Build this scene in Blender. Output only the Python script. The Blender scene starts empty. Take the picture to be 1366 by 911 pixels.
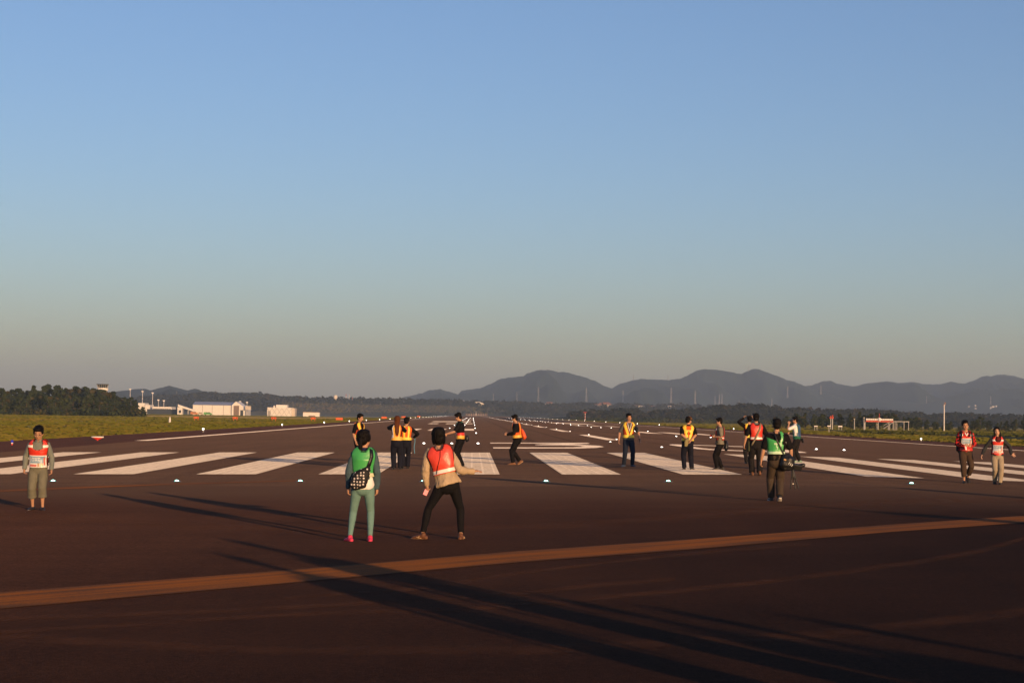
import bpy, bmesh, math, random
from mathutils import Vector, Matrix, noise
random.seed(7)
R = math.radians
sc = bpy.context.scene
COL = sc.collection

# ------------------------------------------------------------------ camera model
K = 0.945                      # metres per fitted unit
F_PX, PITCH, YAW, ROLL, CAM_H = 2280.3, 0.04309, 0.02232, 0.0164, 1.8493*K
XC = 10.198*K                  # runway centre line, x
CROSS = 0.015                  # cross fall of the pavement
_cy, _sy, _cp, _sp = math.cos(YAW), math.sin(YAW), math.cos(PITCH), math.sin(PITCH)
FWD = Vector((_sy*_cp, _cy*_cp, _sp))
_r = Vector((_cy, -_sy, 0)); _u = _r.cross(FWD)
RIGHT = _r*math.cos(ROLL)+_u*math.sin(ROLL)
UP = -_r*math.sin(ROLL)+_u*math.cos(ROLL)
CAM = Vector((0, 0, CAM_H))

def ray(u, v): return FWD + RIGHT*((u-683)/F_PX) - UP*((v-455.5)/F_PX)
def at(u, v, Y):
    d = ray(u, v); return CAM + d*(Y/d.y)
def sstep(a, b, x):
    t = min(1, max(0, (x-a)/(b-a))); return t*t*(3-2*t)
def gz(x, y):
    """height of the ground: crowned pavement, fields falling gently away"""
    d = abs(x-XC)
    z = CROSS*XC - CROSS*min(d, 46)
    if d > 40 and y > 60:
        z -= 0.0012*min(max(0, y-100), 3200)*sstep(40, 85, d)
    if y > 2400: z -= sstep(2400, 2800, y)*4*(1-sstep(40, 85, d))
    return z
def ground(u, v, dz=0):
    d = ray(u, v); x = 0.0; y = 50.0
    for _ in range(60):
        t = (gz(x, y)+dz-CAM_H)/d.z
        x = .5*x+.5*d.x*t; y = .5*y+.5*d.y*t
    return Vector((x, y, gz(x, y)+dz))

# ------------------------------------------------------------------ materials
MATS = {}
def nmat(name):
    m = bpy.data.materials.new(name); m.use_nodes = True
    nt = m.node_tree; b = nt.nodes['Principled BSDF']
    return m, nt, b
def mat(name, col, rough=.7, var=.12, scale=30, bump=0, bscale=80, metal=0, spec=.3, emit=None, es=0, sheen=0, coord='Object'):
    if name in MATS: return MATS[name]
    m, nt, b = nmat(name); N = nt.nodes; L = nt.links
    b.inputs['Roughness'].default_value = rough
    b.inputs['Metallic'].default_value = metal
    b.inputs['Specular IOR Level'].default_value = spec
    if sheen: b.inputs['Sheen Weight'].default_value = sheen
    if emit:
        b.inputs['Emission Color'].default_value = (*emit, 1); b.inputs['Emission Strength'].default_value = es
    tc = N.new('ShaderNodeTexCoord')
    nz = N.new('ShaderNodeTexNoise'); nz.inputs['Scale'].default_value = scale; nz.inputs['Detail'].default_value = 5
    L.new(tc.outputs[coord], nz.inputs['Vector'])
    mx = N.new('ShaderNodeMix'); mx.data_type = 'RGBA'
    mx.inputs['A'].default_value = (*[c*(1-var) for c in col], 1)
    mx.inputs['B'].default_value = (*[min(1, c*(1+var)) for c in col], 1)
    L.new(nz.outputs['Fac'], mx.inputs['Factor']); L.new(mx.outputs['Result'], b.inputs['Base Color'])
    if bump:
        n2 = N.new('ShaderNodeTexNoise'); n2.inputs['Scale'].default_value = bscale; n2.inputs['Detail'].default_value = 4
        L.new(tc.outputs[coord], n2.inputs['Vector'])
        bp = N.new('ShaderNodeBump'); bp.inputs['Strength'].default_value = bump; bp.inputs['Distance'].default_value = .02
        L.new(n2.outputs['Fac'], bp.inputs['Height']); L.new(bp.outputs['Normal'], b.inputs['Normal'])
    MATS[name] = m
    return m
def cloth(name, col, rough=.85, var=.18): return mat('cloth_'+name, col, rough, var, 9, .55, 16, spec=.15)
def plastic(name, col, rough=.35): return mat('vinyl_'+name, col, rough, .1, 8, .5, 9, spec=.45)

# ------------------------------------------------------------------ object helpers
def tag(o, label=None, cat=None, group=None, kind=None):
    if label: o['label'] = label
    if cat: o['category'] = cat
    if group: o['group'] = group
    if kind: o['kind'] = kind
    return o
def empty(name, loc, rz=0, label=None, cat=None, group=None):
    o = bpy.data.objects.new(name, None); COL.objects.link(o)
    o.location = loc; o.rotation_euler = (0, 0, rz); o.empty_display_size = .2
    return tag(o, label, cat, group)
def copy_tree(o, parent=None):
    c = o.copy(); COL.objects.link(c)
    if parent: c.parent = parent
    for ch in o.children: copy_tree(ch, c)
    return c

class MB:
    def __init__(s): s.v = []; s.f = []; s.m = []
    def add(s, vs, fs, mi=0):
        n = len(s.v); s.v += [Vector(p) for p in vs]; s.f += [tuple(i+n for i in f) for f in fs]; s.m += [mi]*len(fs)
    def quad(s, a, b, c, d, mi=0): s.add([a, b, c, d], [(0, 1, 2, 3)], mi)
    def box(s, c, d, mi=0, rz=0, M=None):
        x, y, z = [k/2 for k in d]
        vs = [Vector(p) for p in ((-x,-y,-z),(x,-y,-z),(x,y,-z),(-x,y,-z),(-x,-y,z),(x,-y,z),(x,y,z),(-x,y,z))]
        if rz: vs = [Matrix.Rotation(rz, 3, 'Z') @ p for p in vs]
        if M: vs = [M @ p for p in vs]
        s.add([p+Vector(c) for p in vs], [(3,2,1,0),(4,5,6,7),(0,1,5,4),(1,2,6,5),(2,3,7,6),(3,0,4,7)], mi)
    def tube(s, pts, rad, side=None, seg=12, round_=True, mi=0):
        pts = [Vector(p) for p in pts]; n = len(pts)
        rad = [(r, r) if not isinstance(r, (tuple, list)) else r for r in rad]
        P = []; RR = []
        T = []
        for i in range(n):
            t = pts[min(i+1, n-1)]-pts[max(i-1, 0)]; T.append(t.normalized() if t.length > 1e-9 else Vector((0,0,1)))
        rows = []
        if round_:
            for k in (0.97, .75, .4):
                rows.append((pts[0]-T[0]*min(rad[0])*k, math.sqrt(1-k*k)*1.0, 0))
        for i in range(n): rows.append((pts[i], 1.0, i))
        if round_:
            for k in (.4, .75, .97):
                rows.append((pts[-1]+T[-1]*min(rad[-1])*k, math.sqrt(1-k*k), n-1))
        sd = Vector(side) if side is not None and not isinstance(side, list) else None
        vs = []
        prev = None
        for (p, k, i) in rows:
            t = T[i]
            if isinstance(side, list): s0 = Vector(side[i])
            elif sd is not None: s0 = sd
            else: s0 = prev if prev is not None else (Vector((1,0,0)) if abs(t.x) < .8 else Vector((0,1,0)))
            n1 = (s0-t*s0.dot(t))
            if n1.length < 1e-6: n1 = t.orthogonal()
            n1.normalize(); prev = n1; n2 = t.cross(n1)
            for j in range(seg):
                a = 2*math.pi*j/seg
                vs.append(p+n1*(math.cos(a)*rad[i][0]*k)+n2*(math.sin(a)*rad[i][1]*k))
        fs = []
        m = len(rows)
        for i in range(m-1):
            for j in range(seg):
                j2 = (j+1) % seg
                fs.append((i*seg+j, i*seg+j2, (i+1)*seg+j2, (i+1)*seg+j))
        fs.append(tuple(range(seg-1, -1, -1))); fs.append(tuple((m-1)*seg+j for j in range(seg)))
        s.add(vs, fs, mi)
    def ball(s, c, r, M=None, seg=16, ring=10, mi=0):
        vs = []; fs = []
        for i in range(ring+1):
            th = math.pi*(i+.0)/ring
            th = min(max(th, .02), math.pi-.02)
            for j in range(seg):
                a = 2*math.pi*j/seg
                p = Vector((r[0]*math.sin(th)*math.cos(a), r[1]*math.sin(th)*math.sin(a), r[2]*math.cos(th)))
                vs.append((M @ p if M else p)+Vector(c))
        for i in range(ring):
            for j in range(seg):
                j2 = (j+1) % seg
                fs.append((i*seg+j, (i+1)*seg+j, (i+1)*seg+j2, i*seg+j2))
        fs.append(tuple(range(seg))); fs.append(tuple(ring*seg+j for j in range(seg-1, -1, -1)))
        s.add(vs, fs, mi)
    def mesh(s, name):
        me = bpy.data.meshes.new(name); me.from_pydata([tuple(p) for p in s.v], [], s.f)
        me.polygons.foreach_set('material_index', s.m); me.update()
        return me
    def build(s, name, mats, parent=None, smooth=False, remesh=None, sm=2, wrinkle=0, wscale=14, pick=None, wall=0):
        me = s.mesh(name)
        if not isinstance(mats, (list, tuple)): mats = [mats]
        if remesh:
            tmp = bpy.data.objects.new('tmp', me); COL.objects.link(tmp)
            md = tmp.modifiers.new('r', 'REMESH'); md.mode = 'VOXEL'; md.voxel_size = remesh; md.use_smooth_shade = True
            if sm:
                m2 = tmp.modifiers.new('s', 'SMOOTH'); m2.iterations = sm; m2.factor = .5
            dg = bpy.context.evaluated_depsgraph_get(); dg.update()
            me2 = bpy.data.meshes.new_from_object(tmp.evaluated_get(dg))
            bpy.data.objects.remove(tmp); bpy.data.meshes.remove(me); me = me2; me.name = name
            if wrinkle:
                off = Vector((random.random()*50, random.random()*50, 0))
                ns = [v.normal.copy() for v in me.vertices]
                for v, nn in zip(me.vertices, ns):
                    p = v.co; q = Vector((p.x*wscale, p.y*wscale, p.z*wscale*.55))+off
                    v.co = p+nn*(noise.noise(q)*wrinkle+abs(noise.noise(q*2.1))*wrinkle*.6)
            for p in me.polygons: p.material_index = 0
        for m in mats: me.materials.append(m)
        if pick:
            for p in me.polygons: p.material_index = pick(p.center)
        for p in me.polygons: p.use_smooth = bool(smooth or remesh)
        me.update()
        o = bpy.data.objects.new(name, me); COL.objects.link(o)
        if parent: o.parent = parent
        if wall:
            md = o.modifiers.new('wall', 'SOLIDIFY'); md.thickness = wall; md.offset = 1
        return o
HAZE_COL = (.60, .79, 1.0, 1); HAZE_D = 1.1e-4
SKY = (1.0, 1.0, 3.0); SKY_S = .15; SKY_TINT = (1.09, .935, 1.03, 1); SUN_S = 4.2; SUN_C = (1, .60, .29); EXPO = 0.36
# ------------------------------------------------------------------ people
def two_bone(a, c, l1, l2, hint):
    d = c-a; L = d.length
    if L > (l1+l2)*.998: c = a+d*((l1+l2)*.998/L); d = c-a; L = d.length
    n = d/L; x = (l1*l1-l2*l2+L*L)/(2*L); h = math.sqrt(max(0, l1*l1-x*x))
    q = hint-n*hint.dot(n); q = q.normalized() if q.length > 1e-6 else n.orthogonal().normalized()
    return a+n*x+q*h, c

def rot(yaw=0, pitch=0, roll=0):
    return Matrix.Rotation(R(yaw), 3, 'Z') @ Matrix.Rotation(R(pitch), 3, 'X') @ Matrix.Rotation(R(roll), 3, 'Y')

TORSO = [(-.10, .092, .068), (0, .096, .072), (.16, .090, .064), (.35, .084, .059), (.55, .094, .066), (.72, .103, .069), (.84, .108, .064), (.92, .092, .055), (.97, .066, .046), (1.0, .046, .041)]
TORSO_F = [(-.10, .092, .070), (0, .098, .073), (.16, .088, .064), (.35, .074, .054), (.55, .082, .062), (.72, .092, .068), (.84, .097, .060), (.92, .082, .051), (.97, .058, .043), (1.0, .042, .038)]

class Body:
    def __init__(b, H, sp):
        b.H = H; b.sp = sp
        px, py, ph = sp.get('pelvis', (0, 0, 0))
        b.P = Vector((px, py, .525+ph))*H
        lx, ly = sp.get('lean', (0, .01))
        L = .315; lz = math.sqrt(max(.01, L*L-lx*lx-ly*ly))
        b.N = b.P+Vector((lx, ly, lz))*H
        b.hipM = rot(sp.get('hipyaw', 0), 0, sp.get('hiptilt', 0)); b.shM = rot(sp.get('shyaw', 0), 0, sp.get('shtilt', 0))
        b.prof = TORSO_F if sp.get('female') else TORSO
        b.bulk = sp.get('bulk', 1.0)
        b.belly = sp.get('belly', 0)
        up = (b.N-b.P).normalized(); b.up = up
        sh = b.P+(b.N-b.P)*.86
        ax = b.shM @ Vector((1, 0, 0)); sw = sp.get('sw', .096 if sp.get('female') else .104)*(.5+.5*b.bulk)
        b.shR = sh+ax*sw*H; b.shL = sh-ax*sw*H
        hx = b.hipM @ Vector((1, 0, 0))
        b.hpR = b.P+hx*.05*H-Vector((0, 0, .02*H)); b.hpL = b.P-hx*.05*H-Vector((0, 0, .02*H))
        # arms
        for s in 'LR':
            S = getattr(b, 'sh'+s); sg = 1 if s == 'R' else -1
            hand, hint = sp.get('arm'+s, ((.045*sg, .02, -.295), (0.3*sg, -1, 0)))
            E_, W = two_bone(S, S+Vector(hand)*H, .163*H, .145*H, Vector(hint))
            setattr(b, 'el'+s, E_); setattr(b, 'wr'+s, W)
            foot = sp.get('foot'+s, (.055*sg, 0, 6*-sg, 0))
            A = Vector((foot[0], foot[1], .042+foot[3]))*H
            hp = getattr(b, 'hp'+s)
            kh = sp.get('knee'+s, (0.12*sg, 1, 0))
            Kn, A = two_bone(hp, A, .243*H, .245*H, Vector(kh))
            setattr(b, 'kn'+s, Kn); setattr(b, 'an'+s, A); setattr(b, 'fy'+s, foot[2]); setattr(b, 'lift'+s, foot[3])
            setattr(b, 'fp'+s, foot[4] if len(foot) > 4 else 0)
        hy, hp_, hr = sp.get('head', (0, 0, 0))
        b.hs = sp.get('hs', 1.0)
        b.headM = rot(hy, hp_, hr)
        b.neckTop = b.N+up*.03*H+(b.headM @ Vector((0, .008, .015)))*H
        b.C = b.N+up*.025*H+(b.headM @ Vector((0, .014, .075)))*H*(.5+.5*b.hs)
    def frame(b, t):
        q = b.P+(b.N-b.P)*t
        k = min(1, max(0, t))
        rx = (b.hipM @ Vector((1, 0, 0)))*(1-k)+(b.shM @ Vector((1, 0, 0)))*k
        rx -= b.up*rx.dot(b.up); rx.normalize()
        fw = b.up.cross(rx)
        pr = b.prof
        for i in range(len(pr)-1):
            if t <= pr[i+1][0] or i == len(pr)-2:
                w = (t-pr[i][0])/(pr[i+1][0]-pr[i][0]); w = min(1, max(0, w)); break
        a = pr[i][1]*(1-w)+pr[i+1][1]*w; d = pr[i][2]*(1-w)+pr[i+1][2]*w
        a *= b.bulk; d *= b.bulk
        if b.belly: d += b.belly*math.exp(-((t-.28)/.25)**2)
        return q, rx, fw, a*b.H, d*b.H
    def surf(b, x, front, t, off):
        """a point on the torso skin: x -1..1 across, front +1/-1"""
        q, rx, fw, a, d = b.frame(t)
        x = max(-1, min(1, x)); y = (1-abs(x)**2.4)**(1/2.4)*front
        p = q+rx*(x*(a+off*b.H))+fw*(y*(d+off*b.H))
        if t > .8: p += b.up*off*b.H*sstep(.8, 1, t)*1.2
        return p

def torso_tube(mb, b, t0, t1, infl, n=12, flare=0, rnd_=True):
    pts, rad, side = [], [], []
    for i in range(n):
        t = t0+(t1-t0)*i/(n-1); q, rx, fw, a, d = b.frame(t)
        fl = flare*max(0, 1-(t-t0)/.25)
        pts.append(q); rad.append((a+(infl+fl)*b.H, d+(infl+fl)*b.H)); side.append(tuple(rx))
    mb.tube(pts, rad, side=side, seg=18, round_=rnd_)

def hand(mb, b, s):
    H = b.H; W = getattr(b, 'wr'+s); E_ = getattr(b, 'el'+s); sg = 1 if s == 'R' else -1
    hd = b.sp.get('hdir'+s)
    d = Vector(hd).normalized() if hd else (W-E_).normalized()
    pn = b.sp.get('palm'+s, (-sg, 0.25, 0)); n = Vector(pn); n -= d*n.dot(d); n = n.normalized() if n.length > 1e-3 else d.orthogonal().normalized()
    w = d.cross(n)*(sg)            # towards thumb / away
    w = w.normalized()
    if w.dot(Vector((0, 1, .2))) < 0 and not hd: w = -w
    curl = b.sp.get('curl'+s, .35)
    Pm = W+d*.028*H
    mb.tube([W-d*.01*H, W+d*.012*H, Pm, W+d*.052*H], [(.0145*H, .011*H), (.02*H, .011*H), (.0245*H, .012*H), (.0225*H, .0095*H)], side=tuple(w), seg=12)
    for i, (o, ln) in enumerate(((.0175, .040), (.006, .045), (-.006, .042), (-.0175, .033))):
        k = W+d*.05*H+w*o*H
        c1 = curl*(.8+.15*i); a1 = c1*1.0; a2 = c1*2.1
        m = k+(d*math.cos(a1)+n*math.sin(a1)+w*(o*3))*ln*.5*H
        e = m+(d*math.cos(a2)+n*math.sin(a2)+w*(o*2))*ln*.5*H
        mb.tube([k-d*.012*H, k, m, e], [.0056*H, .0056*H, .0052*H, .0044*H], seg=8)
    k = W+d*.014*H+w*.018*H
    m = k+(d*.6+w*.7+n*.25).normalized()*.024*H; e = m+(d*.9+w*.2+n*.3).normalized()*.022*H
    mb.tube([k-w*.006*H, k, m, e], [.0075*H, .0072*H, .006*H, .005*H], seg=8)

def head_pt(b, x, y, z): return b.C+(b.headM @ Vector((x, y, z)))*b.H*b.hs

def person(loc, heading, H, label, sp, group=None):
    root = empty('person', loc, R(heading), label, 'person', group)
    b = Body(H, sp)
    arm_r = sp.get('arm_r', 1.0); hs = b.hs
    skin = mat('skin_'+sp.get('skin', 'tan'), {'tan': (.42, .23, .14), 'pale': (.52, .31, .21)}[sp.get('skin', 'tan')], .55, .08, 20, .1, 60, spec=.3)
    lip = mat('lips', (.30, .10, .08), .5, .05)
    # ---- body, one continuous surface
    mb = MB()
    torso_tube(mb, b, -.08, .99, -.006)
    mb.tube([b.N-b.up*.03*H, b.N+b.up*.01*H, b.neckTop, head_pt(b, 0, -.012, -.02)], [.036*H, .031*H, .030*H, .031*H], seg=12)
    mb.ball(head_pt(b, 0, -.008, .014), tuple(k*H*hs for k in (.0455, .056, .052)), b.headM)
    mb.ball(head_pt(b, 0, .008, -.022), tuple(k*H*hs for k in (.040, .043, .046)), b.headM)
    mb.ball(head_pt(b, 0, .026, -.052), tuple(k*H*hs for k in (.021, .018, .014)), b.headM, 10, 8)
    mb.tube([head_pt(b, 0, .044, .004), head_pt(b, 0, .056, -.018), head_pt(b, 0, .052, -.024)], [.006*H, .0095*H, .009*H], seg=8)
    for sg in (-1, 1):
        mb.ball(head_pt(b, .045*sg, -.006, -.008), (.006*H*hs, .012*H*hs, .019*H*hs), b.headM, 10, 8)
        mb.ball(head_pt(b, .021*sg, .036, -.012), (.017*H*hs, .014*H*hs, .012*H*hs), b.headM, 10, 8)
    for s in 'LR':
        S, E_, W = [getattr(b, q+s) for q in ('sh', 'el', 'wr')]
        mb.tube([S, S.lerp(E_, .35), S.lerp(E_, .8), E_, E_.lerp(W, .25), E_.lerp(W, .7), W], [k*H*arm_r for k in (.032, .029, .0235, .023, .0245, .019, .0145)], seg=12)
        hand(mb, b, s)
        hp, kn, an = [getattr(b, q+s) for q in ('hp', 'kn', 'an')]
        mb.tube([hp, hp.lerp(kn, .3), hp.lerp(kn, .8), kn, kn.lerp(an, .28), kn.lerp(an, .7), an], [k*H*.9 for k in (.052, .048, .035, .031, .033, .022, .018)], seg=12)
        fd = Vector((-math.sin(R(getattr(b, 'fy'+s))), math.cos(R(getattr(b, 'fy'+s))), 0))
        pit = R(getattr(b, 'fp'+s)); fdir = fd*math.cos(pit)-Vector((0, 0, 1))*math.sin(pit); fup = fd*math.sin(pit)+Vector((0, 0, 1))*math.cos(pit)
        setattr(b, 'fd'+s, fdir); setattr(b, 'fu'+s, fup)
        mb.tube([an-fdir*.012*H, an+fdir*.03*H-fup*.012*H, an+fdir*.075*H-fup*.024*H], [.016*H, .016*H, .010*H], seg=10)
    inv = b.headM.transposed()
    def pick(c):
        q = inv @ (c-b.C)/(H*hs)
        if q.y > .03 and abs(q.x) < .019 and -.0485 < q.z < -.0405: return 1
        if q.y > .03 and .008 < abs(q.x) < .032 and .012 < q.z < .0185: return 2
        return 0
    hc = sp.get('haircol', 'black')
    hairm = mat('hair_'+hc, {'black': (.0045, .0035, .0035), 'brown': (.085, .026, .009), 'dark_brown': (.02, .009, .006), 'cap': (.13, .065, .03)}[hc], .55, .5, 40, .5, 120, spec=.12)
    body = mb.build('body', [skin, lip, hairm], root, remesh=.0068, sm=2, pick=pick)
    # ---- eyes
    if sp.get('face', 1):
        for sg in (-1, 1):
            e = MB(); e.ball(head_pt(b, .0205*sg, .0475, -.0005), (.0085*H*hs, .004*H*hs, .0042*H*hs), b.headM, 10, 6)
            e.build('eye', mat('eye_dark', (.02, .015, .012), .2, .05), root, smooth=True)
    if sp.get('glasses'):
        gmb = MB()
        for sg in (-1, 1):
            pts = [head_pt(b, .021*sg+.015*math.cos(a), .056, -.002+.011*math.sin(a)) for a in [i*math.pi/6 for i in range(13)]]
            gmb.tube(pts, [.0014*H]*13, seg=5)
            gmb.tube([head_pt(b, .036*sg, .055, .002), head_pt(b, .046*sg, -.002, 0)], [.0014*H]*2, seg=5)
        gmb.tube([head_pt(b, -.007, .057, 0), head_pt(b, .007, .057, 0)], [.0014*H]*2, seg=5)
        gmb.build('glasses', mat('glasses_frame', (.02, .018, .018), .3, .1), root, smooth=True)
    # ---- hair
    hm = MB(); st = sp.get('hair', 'short'); kx = 1.0
    hm.ball(head_pt(b, 0, -.016, .028), tuple(k*H*hs for k in (.0525, .0585, .053)), b.headM)
    hm.ball(head_pt(b, 0, .018, .052), tuple(k*H*hs for k in (.043, .036, .022)), b.headM)       # fringe
    if st in ('short', 'bob', 'pony', 'long'):
        hm.ball(head_pt(b, 0, -.034, -.004), tuple(k*H*hs for k in (.047, .036, .050 if st != 'bob' else .062)), b.headM)
    if st == 'short':
        for i in range(16):
            a = random.uniform(0, 2*math.pi); r = random.uniform(.015, .045)
            p0 = head_pt(b, r*math.cos(a), r*math.sin(a)-.006, .058); p1 = head_pt(b, 1.35*r*math.cos(a), 1.35*r*math.sin(a)-.004, .078-.25*r)
            hm.tube([p0, p1], [.010*H, .004*H], seg=6)
        for sg in (-1, 1): hm.ball(head_pt(b, .042*sg, .004, .016), tuple(k*H*hs for k in (.010, .024, .026)), b.headM, 10, 8)
    if st == 'bob':
        for sg in (-1, 1): hm.ball(head_pt(b, .038*sg, -.010, -.010), tuple(k*H*hs for k in (.017, .036, .052)), b.headM, 12, 8)
    if st in ('pony', 'long', 'frontpony'):
        for sg in (-1, 1): hm.ball(head_pt(b, .041*sg, -.004, .010), tuple(k*H*hs for k in (.013, .034, .040)), b.headM, 12, 8)
    if st == 'pony':
        base = head_pt(b, 0, -.066, .004); dn = Vector((.012, -.02, -1)).normalized()
        hm.tube([head_pt(b, 0, -.05, .01), base, base+dn*.05*H, base+dn*.11*H+Vector((0, .004*H, 0)), base+dn*.165*H], [.018*H, .017*H, .021*H, .017*H, .005*H], seg=10)
    if st == 'frontpony':
        for sg in (-1, 1):
            p = head_pt(b, .045*sg, .012, -.03)
            hm.tube([head_pt(b, .042*sg, 0, .01), p, p+Vector((.004*sg, .03, -.06))*H, p+Vector((0, .035, -.11))*H], [.014*H, .014*H, .013*H, .004*H], seg=8)
    if st == 'long':
        for i in range(9):
            x = (i-4)*.0105; ln = .27+random.uniform(-.03, .03)-abs(i-4)*.012
            p = head_pt(b, x*.9, -.052+abs(x)*.5, .0)
            q1 = b.surf(x*6, -1, .9, .03); q2 = b.surf(x*5.6, -1, .66, .026); q3 = b.surf(x*5+random.uniform(-.05, .05), -1, .42, .024)
            hm.tube([p, (p+q1)/2+Vector((0, -.006*H, 0)), q1, q2, q3], [.017*H, .016*H, .015*H, .012*H, .004*H], seg=8)
    for i in range(46 if st in ('bob', 'pony') else 22):      # loose locks breaking the outline
        a = random.uniform(math.pi*.95, math.pi*2.05); e_ = random.uniform(-.25, .9) if st != 'short' else random.uniform(.2, 1.1)
        def hp2(el, k): return head_pt(b, .050*k*math.cos(el)*math.cos(a), -.014+.056*k*math.cos(el)*math.sin(a), .028+.052*k*math.sin(el))
        hm.tube([hp2(e_+.35, 1.0), hp2(e_, 1.06), hp2(e_-.35, random.uniform(1.04, 1.13))-Vector((0, 0, .006*H))], [.006*H, .0065*H, .0028*H], seg=6)
    if sp.get('cap'):
        hm.build('hair', mat('hair_black', (.0045, .0035, .0035), .55, .5, 40, .5, 120, spec=.12), root, remesh=.009, sm=1, wrinkle=.004, wscale=60)
        cm = MB(); cm.ball(head_pt(b, 0, -.004, .036), tuple(k*H*hs for k in (.055, .064, .050)), b.headM)
        cm.tube([head_pt(b, 0, .03, .040), head_pt(b, 0, .088, .030)], [(.046*H, .006*H), (.036*H, .005*H)], side=tuple(b.headM @ Vector((1, 0, 0))), seg=14)
        cm.build('cap', cloth('cap_brown', (.16, .075, .03)), root, remesh=.009, sm=2)
    else:
        hm.build('hair', hairm, root, remesh=.0072, sm=1, wrinkle=.005, wscale=60)
    # ---- shirt
    sh = sp['shirt']; mb = MB(); hem = sh.get('hem', .02); inf = sh.get('loose', .007)
    torso_tube(mb, b, hem, .985, inf, 14, flare=sh.get('flare', 0), rnd_=False)
    for s in 'LR':
        S, E_, W = [getattr(b, q+s) for q in ('sh', 'el', 'wr')]
        g = sh.get('sleeve_r', 1.0)
        inn = S.lerp(b.P+(b.N-b.P)*.84, .35)
        if sh['sleeve'] == 'short':
            mb.tube([inn, S, S.lerp(E_, .35), S.lerp(E_, .78)], [k*H*g for k in (.040, .041, .040, .037)], seg=14)
        else:
            mb.tube([inn, S, S.lerp(E_, .35), S.lerp(E_, .8), E_, E_.lerp(W, .3), E_.lerp(W, .7), E_.lerp(W, .97)], [k*H*g for k in (.038, .040, .037, .032, .0325, .032, .028, .0245)], seg=14)
    mb.build('shirt' if sh.get('name') is None else sh['name'], sh['mat'], root, remesh=.0105, sm=3, wrinkle=sh.get('wr', .008), wscale=13)
    if sh.get('collar'):
        cb = MB(); M = b.shM
        for i in range(13):
            a = -math.pi*.92+i*math.pi*1.84/12-math.pi/2
        pts = [b.N+b.up*.006*H+(M @ Vector((.041*math.cos(a), .041*math.sin(a)+.004, .004*math.sin(-a))))*H for a in [math.pi*(.58+1.84*i/14) for i in range(15)]]
        cb.tube(pts, [(.007*H, .017*H)]*15, side=None, seg=8); cb.build('collar', sh['collar'], root, remesh=.007, sm=2)
    if sh.get('under'):       # a light shirt showing below the hem
        ub = MB(); torso_tube(ub, b, sh['under'][0], hem+.06, inf-.001, 8, flare=.006); ub.build('undershirt', sh['under'][1], root, remesh=.010, sm=3, wrinkle=.005)
    # ---- trousers
    tr = sp['pants']; mb = MB(); lo = tr.get('loose', .009)
    torso_tube(mb, b, -.10, tr.get('top', .12), lo*.6+.001, 7)
    end = tr.get('end', .98)
    for s in 'LR':
        hp, kn, an = [getattr(b, q+s) for q in ('hp', 'kn', 'an')]
        pts = [hp+Vector((0, 0, .015*H)), hp.lerp(kn, .25), hp.lerp(kn, .75), kn]; rr = [.054, .051+lo*.6, .037+lo, .033+lo]
        if end > .5:
            pts += [kn.lerp(an, k) for k in (.3, .65) if k < (end-.5)*2]; rr += [k for k, q in ((.032+lo, .3), (.024+lo*1.25, .65)) if q < (end-.5)*2]
            pts.append(kn.lerp(an, (end-.5)*2)); rr.append(tr.get('hem', .021+lo*1.4))
        mb.tube(pts, [k*H for k in rr], seg=14, round_=False)
    mb.build(tr.get('name', 'trousers'), tr['mat'], root, remesh=.0105, sm=3, wrinkle=tr.get('wr', .007), wscale=10)
    if sp.get('belt'):
        bb = MB(); t0, t1, infb, bm_ = sp['belt']; torso_tube(bb, b, t0, t1, infb, 4); bb.build('belt', bm_, root, remesh=.009, sm=2)
    # ---- shoes
    for s in 'LR':
        an, fd, fu = [getattr(b, q+s) for q in ('an', 'fd', 'fu')]
        sd = tuple(fd.cross(fu))
        base = an-fu*.042*H
        mb = MB()
        mb.tube([base-fd*.036*H+fu*.022*H, base-fd*.01*H+fu*.028*H, base+fd*.03*H+fu*.026*H, base+fd*.075*H+fu*.019*H, base+fd*.100*H+fu*.014*H],
                [(.021*H, .022*H), (.024*H, .028*H), (.026*H, .024*H), (.028*H, .017*H), (.022*H, .012*H)], side=sd, seg=14)
        if sp.get('hightop', 1): mb.tube([an-fu*.016*H-fd*.008*H, an+fu*.006*H-fd*.010*H], [.025*H, .024*H], seg=12)
        so = mb.build('shoe', sp['shoe'], root, remesh=.008, sm=2)
        mb = MB()
        mb.tube([base-fd*.044*H+fu*.007*H, base-fd*.01*H+fu*.007*H, base+fd*.04*H+fu*.007*H, base+fd*.085*H+fu*.007*H, base+fd*.110*H+fu*.008*H],
                [(.018*H, .0075*H), (.025*H, .0075*H), (.0275*H, .0075*H), (.029*H, .0075*H), (.018*H, .0065*H)], side=sd, seg=14)
        if sp.get('shoe_trim'):
            for q in (-1, 1):
                ss = Vector(sd)
                mb.tube([base+ss*.024*H*q+fd*.0*H+fu*.016*H, base+ss*.028*H*q+fd*.045*H+fu*.026*H], [.004*H, .004*H], seg=6)
                mb.tube([base+ss*.025*H*q+fd*.03*H+fu*.012*H, base+ss*.025*H*q+fd*.02*H+fu*.034*H], [.004*H, .004*H], seg=6)
        mb.build('sole', sp.get('sole', mat('sole_dark', (.03, .028, .027), .7)), so, smooth=True)
    return root, b

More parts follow.
